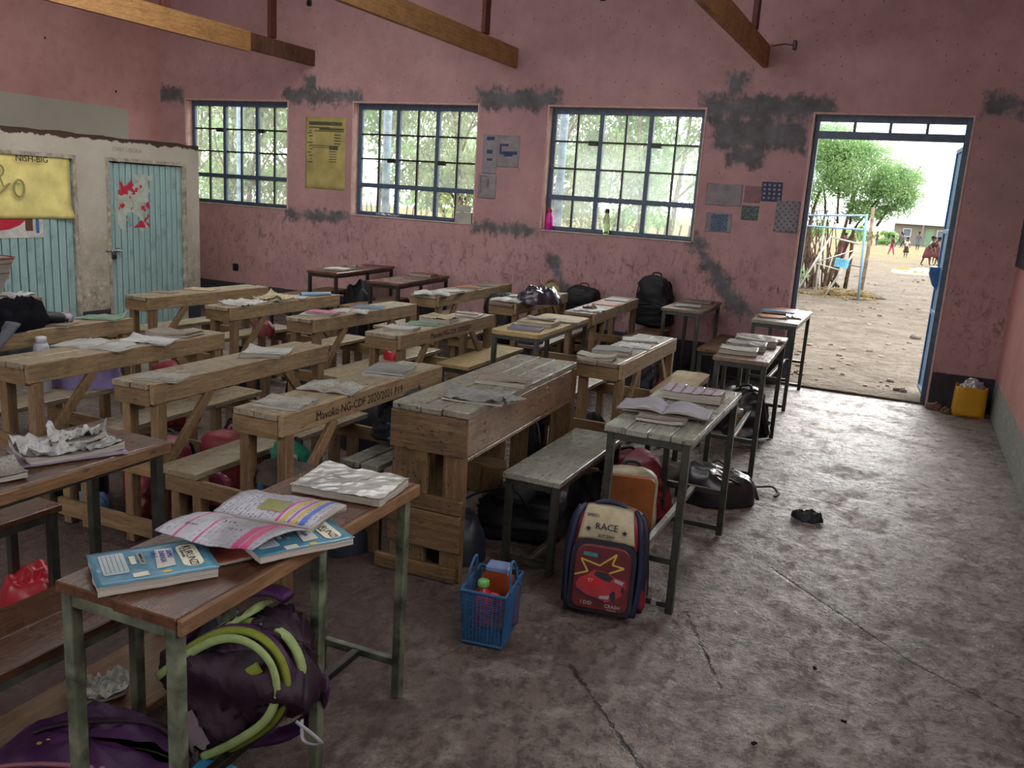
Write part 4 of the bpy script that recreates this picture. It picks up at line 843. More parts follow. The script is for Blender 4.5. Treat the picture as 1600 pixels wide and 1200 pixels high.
steel_desk('reddish brown desk with chipped green legs nearest the camera', -1.25, 1.19, .97, .325, 2, .72, top=WDY, n=2, frame=M_METALG, edge=WDYE, low=.12, mid=None, midlegs=.5)
steel_desk('dark brown desk with saw marked edge at the left, carrying torn white books', -2.13, .95, 1.06, .33, 1, .735, top=WDY, n=1, edge=WDYE, low=None, mid=None, longr=False)
steel_desk('metal framed desk with grooved top and an open book, behind the car backpack', -.66, 3.17, 1.0, .335, 0, top=WGY, n=4, low=.035, mid=.22)
steel_desk('metal framed desk with a pile of old books, second along the aisle', -.68, 5.15, 1.14, .305, 2, top=WBY, n=1, low=.04, mid=.24)
steel_desk('metal framed desk standing at the doorway with bright booklets', -.76, 7.2, 1.05, .35, 0, .73, top=WGY, n=1, low=.04, mid=.26)
steel_desk('metal framed desk against the pink wall left of the doorway', -1.56, 7.27, .93, .325, 1, .735, top=WBY, n=1, low=.04, mid=None, longr=False)
steel_desk('metal framed desk with pale rounded top in the middle of the room', -2.09, 5.02, 1.04, .325, 2, .735, top=WLY, n=1, round_=.045, low=.04, mid=None, longr=False)
steel_desk('dark metal desk at the far wall with a bright white booklet', -5.13, 7.03, 1.2, .33, 5, .735, top=WDY, n=1, frame=M_STEELD, low=.04, mid=None, longr=False)
steel_desk('brown desk at the far wall with a yellowed chipped front edge', -4.41, 7.04, 1.15, .33, 5, .70, top=WDY, n=1, frame=M_STEELD, low=.04, mid=None, longr=False)
steel_desk('small metal desk at the far left in front of the teal door', -5.2, 3.05, .83, .33, 2, .735, top=WBY, n=1, low=None, mid=None, longr=False)
BK = dict(kind='bench', cat='bench')
steel_desk('metal framed bench with scratched green grey seat beside the car backpack', -1.21, 3.24, .87, .245, 0, .43, top=WGY, n=1, low=.035, mid=None, **BK)
steel_desk('metal framed bench with pale yellow board seat in the middle of the room', -2.49, 4.84, .88, .215, 1, .50, top=WLY, n=1, low=.04, mid=None, longr=False, **BK)
steel_desk('brown two plank bench at the bottom left under the nearest desk', -1.80, .80, .80, .27, 0, .43, top=WDY, n=2, frame=M_METALG, low=None, mid=None, longr=False, **BK)
steel_desk('brown bench at the left edge under the desk with torn books', -2.61, 1.0, .96, .25, 0, .43, top=WDY, n=1, low=None, mid=None, longr=False, **BK)
steel_desk('bench with pale board seat behind the plaid book on the aisle desk', -1.10, 4.93, .82, .20, 2, .50, top=WLY, n=1, round_=.04, low=.04, mid=None, longr=False, **BK)
steel_desk('brown plank bench under the desk at the doorway', -1.28, 7.22, 1.0, .25, 0, .43, top=WDYE, n=3, low=.04, mid=None, longr=False, **BK)
steel_desk('brown bench in the far corner below the black wall bags', -2.02, 7.25, .92, .22, 0, .43, top=WDYE, n=1, low=.04, mid=None, longr=False, **BK)
steel_desk('dark bench left of the far desk with the white booklet', -5.72, 7.05, 1.1, .25, 4, .43, top=WDYE, n=1, frame=M_STEELD, low=.04, mid=None, longr=False, **BK)
steel_desk('dark bench between the two far metal desks', -4.87, 7.05, 1.05, .21, 5, .42, top=WDYE, n=1, frame=M_STEELD, low=.04, mid=None, longr=False, **BK)

# the boxed desk built of old planks
t = thing('boxed_desk', 'large old desk of battered planks with deep boxed sides, centre front', 'desk', (-1.51, 2.97, 0), radians(2)); L = 1.33; w = .345; h = .74
for i, (a, b_) in enumerate(((-w, -w + .135), (-w + .138, -.118), (-.115, .004))):
    part(lambda b: b.box((a, -.02 + J(.01), h - .03), (b_, L + J(.015), h + J(.002)), .005, jit=.0015), 'tabletop_plank', WOT, t)
part(lambda b: b.box((-.024, -.005, .548), (0, L - .05, h - .031), .004), 'side_board', WOY, t)
part(lambda b: b.box((-.03, 0, .530), (.004, L - .05, .548), .003), 'side_trim', WOY, t)
part(lambda b: b.box((-.020, L - .05, .12), (.008, L - .012, h - .031), .003), 'corner_post', WOZ, t); part(lambda b: b.box((-.022, L - .010, .12), (.006, L + .012, h - .031), .003), 'corner_post', WOZ, t)
part(lambda b: b.box((-w, 0.0, .548), (-w + .02, L, h - .031), .003), 'side_board', WOY, t)
part(lambda b: b.box((-w - .004, -.024, .548), (-.003, -.001, h - .031), .004, jit=.001), 'end_board', WOX, t); part(lambda b: b.box((-w, L - .02, .548), (-.02, L, h - .031)), 'end_board', WOX, t)
part(lambda b: b.box((-w, -.003, .0), (-w + .165, .022, .55), .003), 'leg_board', WOZ, t); part(lambda b: b.box((-.105, -.003, .0), (-.004, .022, .55), .003), 'leg_board', WOZ, t)
part(lambda b: b.box((-w - .004, -.026, .30), (-.004, -.004, .365), .004, jit=.001), 'cross_board', WOX, t)
part(lambda b: b.box((-w - .002, -.027, .135), (-.006, -.004, .298), .004, jit=.001), 'cross_board', WOX, t)
part(lambda b: b.box((-w - .06, -.028, .0), (-.02, -.004, .065), .004, jit=.001), 'foot_board', WOX, t)
for xx in (-w + .01, -.11): part(lambda b: b.box((xx, L - .05, 0), (xx + .10, L - .026, .55)), 'leg_board', WOZ, t)
part(lambda b: b.box((-w, .35, 0), (-w + .022, .44, .55)), 'leg_board', WOZ, t)
part(lambda b: b.box((-.20, .62, 0), (-.10, .645, .55)), 'leg_board', WOZ, t)
part(lambda b: b.box((-w - .01, .46, .36), (-.02, .48, .41)), 'cross_board', WOX, t)
t = thing('plank_bench', 'low two board bench squeezed behind the boxed desk', 'bench', (-1.94, 2.98, 0), 0)
for a in (-.19, -.09): part(lambda b: b.box((a, 0, .40), (a + .085, 1.15, .425)), 'seat_plank', WGY, t)
for yy in (.05, 1.05): part(lambda b: b.box((-.17, yy, 0), (-.02, yy + .03, .40)), 'leg_board', WOZ, t)

# ---------------------------------------------------------------- books and papers
PG = printed('newsprint', 'a39f92', '2f2c2a', 110, .8); PW = printed('lined_page', 'b4b2ab', '5c5c66', 90, .6); PWB = printed('bright_page', 'bdbcb8', '6b6a74', 90, .5); PN = printed('notebook_brown_cover', '7f7263', '4b4038', 60, .45)
PGR = printed('grey_cover', '7d7b76', '4a4a4c', 70, .5); PPINK = printed('pink_cover', 'a35470', 'd5c9cc', 40, .6); PORG = printed('orange_cover', 'a05a33', '6b3a22', 50, .35); PPLAID = None
PGN = printed('green_cover', '6f8b78', '3f5a4a', 60, .5); PBL = printed('blue_cover', '5f7388', '3b4a5c', 60, .4); PBN = plain('brown_wrapping', '6d5440', .6, .35, .25, 9, 0, .6); PPUR = plain('purple_cover', '4b4763', .5, .4, .15, 9); PRD = plain('red_folder', '8a4234', .55, .35, .12, 9)
PYG = plain('beige_cover', '9c8f70', .55, .35, .2, 9, 0, .5)
def plaid():
    t = Mt('plaid_paper', .6, .3); X, Y, Z = t.xyz(); a = t.step(t.m('FRACT', t.m('MULTIPLY', X, 22.)), .75, .8); b = t.step(t.m('FRACT', t.m('MULTIPLY', Y, 26.)), .7, .75)
    c = t.mix(a, lin('9c969c'), lin('7c3b4c')); c = t.mix(t.m('MULTIPLY', b, .6), c, lin('565064')); t.color(c); t.bump(t.noise(12, 4), .4, .006); return t.mat
PPLAID = plaid()
def book(label, x, y, z, L, W, ang, T=.012, cover=PG, curl=.0, sag=.0, seed=0, cat='book', group=None, name='exercise_book', wav=.004, dog=(0, 0, 0, 0), edge=None, tilt=0., crump=0., nu=14, flat=False):
    """stapled booklet lying flat: page block with wavy leaves under a cover; dog = corner lift (nl, nr, fr, fl)"""
    r = vnoise(seed + 100); t = thing(name, label, cat, (x, y, z), radians(ang), group)
    def lift(u, v):
        e = dog[0] * max(0, 1 - (u + v) * 2.2) ** 2 + dog[1] * max(0, 1 - (1 - u + v) * 2.2) ** 2 + dog[2] * max(0, 1 - (2 - u - v) * 2.2) ** 2 + dog[3] * max(0, 1 - (u + 1 - v) * 2.2) ** 2
        return e + curl * (2 * v - 1) ** 2 + sag * (2 * u - 1) ** 2
    def X(u, v, g=0.): return ((u - .5) * (L + g) + .003 * r(v * 4, 3.), (v - .5) * (W + g) + .003 * r(u * 4, 5.))
    def top(u, v): a = X(u, v); return (a[0], a[1], T * (1. if flat else .85 + .15 * r(u * 2, v * 2)) + lift(u, v) * .9 + tilt * u)
    def bot(u, v): a = X(u, v); return (a[0] + .002 * r(v * 5, 8.), a[1], .0008 + lift(u, v) * .55 + (tilt * u * .0))
    b = MB(); b.sheet(top, bot, nu, nu - 2); b.build('pages', edge or M_EDGE, t, smooth=False)
    def ct(o_):
        def f_(u, v): a = X(u, v, .006); return (a[0], a[1], T * (1. if flat else .85 + .15 * r(u * 2, v * 2)) + .0012 + o_ + lift(u, v) * 1.05 + wav * max(0, r(u * 3.3, v * 2.6)) + crump * abs(r(u * 7, v * 8)) + tilt * u)
        return f_
    b = MB(); b.sheet(ct(.0009), ct(0), nu + 4, nu); b.build('cover', cover, t, smooth=crump == 0)
    return t
def open_book(label, x, y, z, L, W, ang, mat=PW, seed=0, arch=.02, T=.01, name='open_book', spread=1., group=None):
    """open booklet: two page lobes meeting at a spine running across (local Y); L is the full opened width"""
    r = vnoise(seed + 50); t = thing(name, label, 'book', (x, y, z), radians(ang), group)
    for sd in (-1, 1):
        def zz(u): return T + arch * sin(pi * min(1, u * 1.15)) * (1.2 - u) - .004 * (1 - u)
        b = MB(); b.sheet(lambda u, v: (sd * u * L / 2 * spread, (v - .5) * W + .004 * r(u * 3, v), zz(u) + .004 * r(u * 2, v * 3 + sd)), lambda u, v: (sd * u * L / 2 * spread, (v - .5) * W, zz(u) * .35), 16, 8, 0, 1)
        b.build('page_block', [mat, M_EDGE], t, smooth=True)
    b = MB(); b.box((-L / 2 - .004, -W / 2 - .003, 0), (L / 2 + .004, W / 2 + .003, .0015), 0); b.build('cover', PGR, t); return t
Z1 = .737
G1 = 'old booklets on the wooden desks'; G2 = 'booklets on the metal framed desks'
book('thin white edged booklet at the near end of the front wooden desk with split apron', -2.835, 2.66, Z1, .20, .15, 20, .008, PG, seed=1, dog=(.004, 0, 0, 0))
book('pale bent booklet at the far end of the desk with the split apron', -2.90, 3.40, Z1, .22, .15, 25, .008, PW, seed=2, dog=(0, .0, .012, .02))
book('darker booklet under the pale bent one on the split apron desk', -2.86, 3.30, Z1 - .0, .19, .13, 40, .004, PN, seed=3)
book('folded newsprint booklet nearest the painted writing on the front desk', -2.145, 2.62, Z1, .195, .155, 12, .017, PG, seed=4, dog=(0, 0, .0, .004), wav=.008)
open_book('open newspaper covered booklet in the middle of the desk with bold writing', -2.17, 2.96, Z1, .25, .18, 12, PG, 5, .022)
book('upper grey booklet of the pair at the far end of the desk with writing', -2.16, 3.40, Z1 + .014, .19, .20, 14, .012, PGR, seed=6); book('lower booklet of the pair at the far end of the desk with writing', -2.165, 3.395, Z1, .20, .21, 18, .012, PW, seed=7)
open_book('large spread open exercise book on the leftmost front desk', -3.60, 2.98, Z1, .36, .24, 18, PW, 8, .012, .006)
book('limp second booklet overlapping the spread open one on the leftmost front desk', -3.52, 3.22, Z1, .24, .19, 25, .006, PWB, seed=9, wav=.01, dog=(.01, 0, 0, .02))
book('dark curled booklet at the far end of the leftmost front desk', -3.58, 3.45, Z1, .25, .17, 12, .012, PN, seed=10, sag=.014)
book('flat brown booklet beside the black jacket', -4.24, 3.22, Z1, .20, .17, 30, .01, PN, seed=11); book('thin green white booklet at the far end of the desk with the black jacket', -4.26, 3.55, Z1, .22, .17, 28, .006, PGN, seed=12, dog=(0, 0, .03, 0))
book('long crumpled newspaper on the second row desk with the blue tube', -4.19, 4.66, Z1, .20, .30, 12, .005, PW, seed=13, wav=.02, dog=(.02, 0, 0, .01), crump=.006)
book('brown crumpled paper bundle standing up on the second row desk', -4.18, 4.97, Z1, .19, .25, 10, .016, PYG, seed=14, wav=.02, dog=(.01, .03, 0, .05), crump=.010, cat='paper', name='paper_bundle')
book('flat white papers beside the blue tube', -4.19, 5.20, Z1, .21, .20, 25, .004, PW, seed=15, wav=.012)
t = thing('rolled_chart', 'pale blue rolled paper tube at the far end of a second row desk', 'roll', (-4.14, 5.41, Z1 + .016), radians(60)); MB().tube([(-.12, 0, 0), (.12, 0, 0)], .016, 12).build('roll', plain('pale_blue_paper', '7f9bb0', .5, .3), t, smooth=True); MB().tube([(-.1205, 0, 0), (-.123, 0, 0)], .011, 10).build('open_end', M_DARK, t)
book('pink printed booklet on a second row desk', -3.50, 4.66, Z1 + .011, .19, .15, 8, .012, PPINK, seed=16); book('grey booklet under the pink one', -3.52, 4.62, Z1, .2, .16, 22, .009, PW, seed=17)
open_book('open booklet behind the pink one', -3.47, 4.92, Z1, .24, .18, 30, PW, 18, .012, .005); book('thin blue grey booklet far behind the pink one', -3.50, 5.20, Z1, .21, .17, 20, .004, PBL, seed=19)
book('rolled edge green white booklet nearest on the second row desk with writing', -2.80, 4.53, Z1, .19, .14, 10, .014, PW, seed=20, sag=.01); book('flat green booklet under the puffy bundle', -2.82, 4.82, Z1, .19, .18, 30, .006, PGN, seed=21)
book('puffy brown newspaper bundle on the second row desk with writing', -2.80, 5.0, Z1 + .004, .2, .2, 10, .034, PYG, seed=22, wav=.02, crump=.014, cat='paper', name='paper_bundle'); book('white booklet with a red pencil at the far end of the desk with writing', -2.80, 5.38, Z1, .19, .19, 12, .014, PWB, seed=23, dog=(0, 0, .0, .01))
t = thing('pencil', 'red pencil lying across the white booklet', 'pencil', (-2.79, 5.36, Z1 + .022), radians(8)); MB().tube([(-.09, 0, 0), (.08, 0, 0)], .0045, 6).build('shaft', PRD, t); MB().tube([(.08, 0, 0), (.095, 0, 0)], [.0045, .0006], 6).build('tip', M_INK, t)
book('flat dark booklet at the near end of the desk before the closed teal door', -4.93, 4.66, Z1, .17, .12, 25, .006, PN, seed=24); book('second flat booklet further along the desk before the teal door', -4.90, 5.0, Z1, .22, .17, 20, .007, PYG, seed=25)
book('crumpled grey paper spread on the boxed desk top', -1.60, 3.20, Z1 + .003, .26, .19, 14, .008, PGR, seed=26, wav=.03, dog=(.01, .0, .02, .03), crump=.012, cat='paper', name='crumpled_paper'); book('torn corner of grey paper hanging to the edge of the boxed desk', -1.50, 3.27, Z1 + .003, .14, .13, -12, .004, PGR, seed=27, wav=.01, crump=.005, cat='paper', name='crumpled_paper')
book('folded brown newspaper bundle near the far end of the boxed desk', -1.64, 3.56, Z1 + .003, .235, .15, 10, .026, PN, seed=28, wav=.008)
# wooden desk behind the boxed desk
book('curled pale booklet at the near end of the desk behind the boxed one', -1.51, 4.50, Z1, .20, .14, 8, .015, PG, seed=29, sag=.012); book('checked grey booklet standing thick in the middle of that desk', -1.50, 4.74, Z1, .21, .17, 8, .028, PGR, seed=30, dog=(0, 0, 0, .0)); book('dark thin booklet at the far end of the desk behind the boxed one', -1.50, 5.30, Z1, .22, .15, 18, .010, PW, seed=31); book('pale booklet lying between the checked grey and dark thin ones', -1.46, 5.04, Z1, .19, .17, 15, .006, PWB, seed=32, wav=.008)
# far wooden desks
open_book('bright white open booklet hanging over the near end of the long back desk', -3.62, 6.30, Z1, .30, .24, 30, PWB, 33, .02); book('second white booklet on the long back desk', -3.60, 6.62, Z1, .24, .2, 20, .01, PWB, seed=34, dog=(0, .02, 0, 0)); book('brownish red booklet in the middle of the long back desk', -3.62, 6.98, Z1, .2, .18, 10, .016, PORG, seed=35); book('flat grey booklet at the far end of the long back desk', -3.64, 7.35, Z1, .19, .2, 0, .006, PGR, seed=36)
open_book('stack of white pages on the back desk beside the purple bag', -2.96, 6.42, Z1, .26, .22, 8, PWB, 37, .012, .02); book('thick white book behind the white pages beside the purple bag', -2.95, 6.68, Z1, .2, .18, 6, .03, PWB, seed=38)
book('white flattened booklet with brown paper scrap on the back desk', -2.26, 6.44, Z1, .22, .2, 10, .010, PWB, seed=39, wav=.012); book('brown paper scrap standing on the white flattened booklet', -2.27, 6.48, Z1 + .012, .1, .08, 30, .006, PBN, seed=40, wav=.02, crump=.015, cat='paper', name='paper_scrap')
book('orange red folder near the wall end of a back desk', -2.30, 7.0, Z1, .2, .26, 5, .008, PRD, seed=41); book('grey flat book at the wall end behind the orange red folder', -2.32, 7.36, Z1, .2, .22, 5, .01, PGR, seed=42)
# metal desks
ZM = .737
book('flat purple cover at the near end of the pale topped desk', -2.25, 5.18, ZM, .22, .15, 12, .008, PPUR, seed=43, dog=(0, 0, 0, .01)); book('thick beige bound book on the pale topped desk', -2.27, 5.45, ZM, .24, .24, 6, .03, PYG, seed=44); book('thin dark edged book right of the thick beige one', -2.18, 5.72, ZM, .22, .16, 10, .010, PYG, seed=45); book('folded pale paper with dark edge on top of the thick beige book', -2.26, 5.47, ZM + .034, .19, .06, 8, .010, PW, seed=46, sag=.006, cat='paper', name='folded_paper')
book('dark grey booklet at the near side of the pile on the aisle desk', -.88, 5.34, ZM, .22, .18, 6, .026, PG, seed=47, sag=.006); book('thick folded paper stack in the middle of the aisle desk pile', -.87, 5.56, ZM, .24, .2, 6, .04, PGR, seed=48, wav=.01); book('newsprint bundle at the back of the aisle desk pile', -.85, 5.78, ZM, .26, .2, 8, .05, PG, seed=49, wav=.012); book('small crumpled paper right of the aisle desk pile', -.75, 5.95, ZM, .1, .12, 30, .01, PW, seed=50, crump=.015, cat='paper', name='paper_scrap')
book('pale blue grey booklet on top at the doorway desk', -.99, 7.82, ZM + .002, .30, .2, 6, .018, PBL, seed=51); book('orange brown booklet at the near end of the doorway desk', -.99, 7.46, ZM - .005, .22, .17, 18, .010, PORG, seed=52, dog=(0, .01, 0, 0)); book('grey backing booklet below the orange brown one', -1.0, 7.50, ZM - .008, .26, .2, 4, .004, PGR, seed=521); book('glossy silver paper bent along the right side of the doorway desk', -.85, 7.72, ZM - .005, .12, .42, 8, .010, plain('silver_sheet', 'aab0b8', .2, .8, .2, 12, .4, .8), seed=53, wav=.014, crump=.01, cat='paper', name='foil_sheet'); book('reddish booklet behind the blue grey one at the doorway desk', -.98, 8.06, ZM - .005, .24, .14, 4, .016, PORG, seed=54)
book('flat old newspaper on the metal desk by the pink wall', -1.73, 7.98, ZM, .24, .2, 4, .012, PGR, seed=55); book('worn paper sheet at the near end of the metal desk by the pink wall', -1.73, 7.55, ZM, .22, .2, 10, .003, PW, seed=56)
book('bright white booklet on the dark desk at the far wall', -5.32, 7.30, ZM, .22, .2, 12, .014, PWB, seed=57); book('brown crumpled paper next to the bright white booklet', -5.36, 7.62, ZM, .16, .2, 10, .02, PBN, seed=58, crump=.014, cat='paper', name='crumpled_paper'); book('thick brown album on the far brown desk', -4.66, 7.92, .702, .24, .2, 8, .025, PBN, seed=59)
# foreground books
def kurunzi(label, x, y, z, ang, seed, T, L=.245, W=.175, group='blue language course books on the nearest desk', tx=1):
    t = book(label, x, y, z, L, W, ang, T, M_BLUEC, seed=seed, wav=.0008, edge=M_EDGE, name='blue_textbook', group=None, flat=True)
    zc = T + .0032
    def flat(nm, poly, m, dz=0.): return part(lambda b: b.prism(poly, zc + dz, zc + dz + .0008, plane='XY'), nm, m, t)
    def rr(cx, cy, hw, hh, r):
        out = []
        for sx, sy, a0 in ((1, 1, 0), (-1, 1, 90), (-1, -1, 180), (1, -1, 270)):
            for q in range(4): a = radians(a0 + 30 * q); out.append((cx + sx * (hw - r) + r * cos(a), cy + sy * (hh - r) + r * sin(a)))
        return out
    flat('title_label', rr(.078, .0, .022, .062, .018), M_CREAMP); text('KURUNZI', .026, M_INK, t, (.070, .052, zc + .0012), (0, 0, -pi / 2), ext=.0003); text('YA KISWAHILI', .009, M_INK, t, (.062, .045, zc + .0012), (0, 0, -pi / 2), ext=.0003)
    o = flat('name_slip', [(.012, .055), (.048, .050), (.040, -.045), (.0, -.05)], M_PAPERW, .001)
    for k, w_ in enumerate(('SAMU', 'DARASA', 'LA 5')): text(w_, .017, M_INKB, t, (.034 - .016 * k, .042, zc + .0026), (0, 0, -pi / 2 - .06), ext=.0003)
    flat('small_label', rr(-.022, .02, .006, .032, .002), plain('grey_label', '8f9690', .5)); text('DARASA LA 5', .009, M_INK, t, (-.024, .048, zc + .0012), (0, 0, -pi / 2), ext=.0003); flat('small_label', rr(-.04, .018, .006, .022, .003), M_CREAMP)
    o = flat('ruled_panel', rr(-.08, .012, .026, .055, .006), plain('pale_blue_panel', 'a9b6bb', .5))
    for k in range(5): part(lambda b: b.box((-.10 + .009 * k, -.035, zc + .0009), (-.099 + .009 * k, .06, zc + .0013), 0), 'ruled_line', PGR, t)
    flat('yellow_sticker', rr(-.002 + .02, -.068, .010, .006, .005), plain('yellow_print', 'c3a64a', .5)); flat('white_sticker', rr(-.035, -.062, .016, .010, .002), M_CREAMP)
    return t
def bluec():
    t = Mt('blue_laminated_cover', .22, .6); n = t.noise(9, 4, .6); c = t.mix(t.step(n, .3, .7), lin('33667f'), lin('5990a6')); t.color(c); t.bump(t.noise(7, 3, .6, None, .8), .35, .01); return t.mat
M_BLUEC = bluec(); ZF = .7225
kurunzi('thick blue textbook with cream title label on the near corner of the desk', -1.442, 1.312, ZF, 57, 61, .023)
kurunzi('blue textbook partly hidden under the large open workbook', -1.265, 1.585, ZF + .012, 62, 62, .018, .235, .15)
book('red brown booklet beneath the open workbook', -1.375, 1.52, ZF, .22, .17, 60, .010, PRD, seed=63)
book('old book wrapped in cloudy plastic at the far end of the nearest desk', -1.40, 2.01, ZF, .28, .2, 8, .026, M_PLASTIC_CLEAR, seed=64, wav=.006, crump=.004, edge=M_EDGE, dog=(0, 0, 0, .006))
t = thing('open_workbook', 'large open coloured workbook with pink bands on the nearest desk', 'book', (-1.385, 1.60, ZF + .034), radians(6))
bands = [(-.105, -.100, 'b04a78'), (-.05, -.045, 'b04a78'), (.055, .075, 'a83a6c'), (.080, .098, 'b8456f')]
PWB1 = printed('workbook_page_left', 'b7b5bd', '55555f', 70, .4, 0, .45, bands); PWB2 = printed('workbook_page_right', 'b4b2bb', '4c4c58', 95, .6, 0, .45, [(.045, .052, 'b04a78'), (.06, .07, 'b59a3e'), (.078, .084, '8e4aa0'), (.09, .10, 'b59a3e'), (.108, .122, '4b5fa8')])
r = vnoise(77)
def nearp(o_): return lambda u, v: (-.135 + .27 * u + .04 * (v - .5), -.195 + .185 * v, .004 + o_ + .034 * sin(pi * min(1, v * 1.0)) * .6 + .012 * (1 - v) + .006 * r(u * 2.5, v * 2) + .018 * max(0, u - .75) * (1 - v))
def farp(o_): return lambda u, v: (-.125 + .27 * u, -.01 + .175 * v + .02 * (u - .5), .008 + o_ + .014 * sin(pi * v) + .006 * r(u * 2, v * 2 + 4) + .012 * max(0, .3 - u))
b = MB(); b.sheet(nearp(.003), nearp(0), 24, 14); b.build('near_page', PWB1, t, smooth=True); b = MB(); b.sheet(farp(.006), farp(-.016), 24, 14, 0, 1); b.build('far_pages', [PWB2, M_EDGE], t, smooth=True)
b = MB(); b.grid(lambda u, v: (-.03 + .075 * u, .025 + .055 * v, farp(.0075)((.095 + .075 * u) / .27, (.035 + .055 * v) / .175)[2]), 6, 4); b.build('picture', printed('field_picture', '8d8a4e', '5d7a70', 40, .6), t)
for k, (x0, y0, w_) in enumerate(((-.10, -.16, 'Zoezi'), (-.02, -.12, '3 + 4'), (.02, -.16, '12 x 3'))): text(w_, .014, M_INK, t, (x0, y0, .0365 + .004 * k), (0.05, 0, .12), ext=.0002)
# torn white books on the dark desk at the left
ZL = .738
book('large torn open book with crumpled white pages on the dark left desk', -2.285, 1.76, ZL, .27, .20, 70, .018, PWB, seed=65, wav=.03, crump=.012, dog=(.01, .02, .02, .02), cat='book', name='torn_book')
book('crumpled torn page bundle standing on the torn white book', -2.29, 1.80, ZL + .026, .15, .10, 60, .010, PWB, seed=66, wav=.035, crump=.02, dog=(0, .03, 0, .03), cat='paper', name='torn_pages')
book('lavender backing cover under the torn white book', -2.27, 1.75, ZL - .0, .29, .19, 66, .004, plain('lavender_paper', '8a7f9c', .5, .4), seed=67, wav=.002)
book('pale notebook with pencil marks at the left edge of the picture', -2.27, 1.47, ZL, .20, .17, 66, .014, PG, seed=68, dog=(0, .008, .01, 0))
book('crumpled white papers on the floor board under the nearest desk', -2.02, 1.62, .062, .16, .11, 50, .008, M_PAPERW, seed=69, wav=.03, crump=.03, dog=(0, .03, .02, .04), cat='paper', name='crumpled_paper')
t = thing('floor_board', 'loose brown board lying on the floor between the nearest desk and its bench', 'board', (-2.02, 1.58, 0), radians(2)); part(lambda b: b.box((-.16, -.35, .02), (.16, .42, .05), .004), 'board', WDYE, t)
for yy in (-.25, .3): part(lambda b: b.box((-.15, yy, 0), (.15, yy + .06, .02)), 'cleat', WXS, t)

open_book('open exercise book with grey blank pages on the aisle desk with grooved top', -.85, 3.50, ZM + .016, .38, .19, 6, plain('grey_blank_page', '8a8790', .7, .2, .06, 9, 0, .2), 70, .03, .008)
book('worn notebook under the open book, nearest on the grooved aisle desk', -.83, 3.38, ZM, .19, .14, 4, .014, PN, seed=71, dog=(0, .012, 0, 0)); book('purple edged notebook under the left wing of the open book', -.96, 3.52, ZM, .15, .17, 14, .012, PPUR, seed=72)
book('thick plaid covered book behind the open one on the aisle desk', -.815, 3.87, ZM, .26, .17, 4, .040, PPLAID, seed=73, sag=.006)

# ---------------------------------------------------------------- bags and small things
def spow(a, p): return math.copysign(abs(a) ** p, a)
def bag_shape(w, d, h, seed, wr=.02, p=.55, top=.8, lean=0., slump=0., nu=36, nv=22):
    r = vnoise(seed + 300)
    def f_(u, v):
        a = 2 * pi * u; z = v; sc = (1 - (1 - top) * z ** 2) * (min(1, sin(pi * (.5 * min(1, v / .08)))) if v < .08 else 1) ** .35
        if v > .78: q = (v - .78) / .22; sc *= max(0.02, 1 - q ** 2.6)
        zz = h * (v if v < .78 else .78 + .22 * sin(pi / 2 * (v - .78) / .22))
        x = w / 2 * spow(cos(a), p) * sc; y = d / 2 * spow(sin(a), p) * sc
        n = wr * r(x * 5 / max(w, .2), y * 6 / max(w, .2), zz * 6 / max(h, .2), 1.1); n2 = wr * .5 * r(x * 30, y * 30, zz * 34, .35)
        L_ = math.hypot(x, y) + 1e-6; k = 1 + (n + n2) / max(.06, L_) * .9
        return (x * k + lean * zz, y * k + slump * sin(pi * v), max(0., zz * (1 + n * .6)))
    return f_
def strap(parent, pts, wdt, mat, name='strap', th=.006):
    b = MB(); pts = [np.array(p, float) for p in pts]; P = []
    for i in range(len(pts) - 1):   # catmull-rom
        p0, p1, p2, p3 = pts[max(0, i - 1)], pts[i], pts[i + 1], pts[min(len(pts) - 1, i + 2)]
        for k in range(5): t = k / 5; P.append(.5 * ((2 * p1) + (-p0 + p2) * t + (2 * p0 - 5 * p1 + 4 * p2 - p3) * t * t + (-p0 + 3 * p1 - 3 * p2 + p3) * t ** 3))
    P.append(pts[-1]); b.tube(P, wdt / 2, 8, flat=max(.12, th * 2 / wdt)); return b.build(name, mat, parent, smooth=True)
def backpack(label, x, y, z, w, d, h, body, trim, rot=(0, 0, 0), seed=0, pocket=None, wr=.02, straps=True, handle=True, top=.8, slump=0., zips=True, group=None, name='backpack', cat='bag'):
    t = thing(name, label, cat, (x, y, z), rot=tuple(radians(a) for a in rot), group=group)
    f_ = bag_shape(w, d, h, seed, wr, top=top, slump=slump); MB().grid(f_, 36, 22).build('body', body, t, smooth=True)
    if pocket:
        g_ = bag_shape(w * .78, d * .45, h * .48, seed + 1, wr * .7, .6, .9); b = MB(); b.grid(g_, 28, 14); o = b.build('pocket', pocket, t, smooth=True, loc=(0, -d * .40, h * .05))
        if zips: strap(o, [(-w * .36, -d * .12, h * .28), (-w * .25, -d * .20, h * .42), (0, -d * .2, h * .455), (w * .25, -d * .20, h * .42), (w * .36, -d * .12, h * .28)], .014, trim, 'zip')
    if zips: strap(t, [(-w * .46, -d * .12, h * .3), (-w * .44, -d * .2, h * .68), (-w * .25, -d * .24, h * .9), (w * .25, -d * .24, h * .9), (w * .44, -d * .2, h * .68), (w * .46, -d * .12, h * .3)], .014, trim, 'zip')
    if straps:
        for sd in (-1, 1): strap(t, [(sd * w * .2, d * .36, h * .9), (sd * w * .30, d * .62, h * .8), (sd * w * .34, d * .68, h * .45), (sd * w * .42, d * .5, h * .12), (sd * w * .38, d * .3, .03)], .045, trim)
    if handle: strap(t, [(-w * .14, d * .2, h * .93), (-w * .10, d * .24, h * 1.03), (w * .10, d * .24, h * 1.03), (w * .14, d * .2, h * .93)], .018, trim, 'handle', .008)
    return t
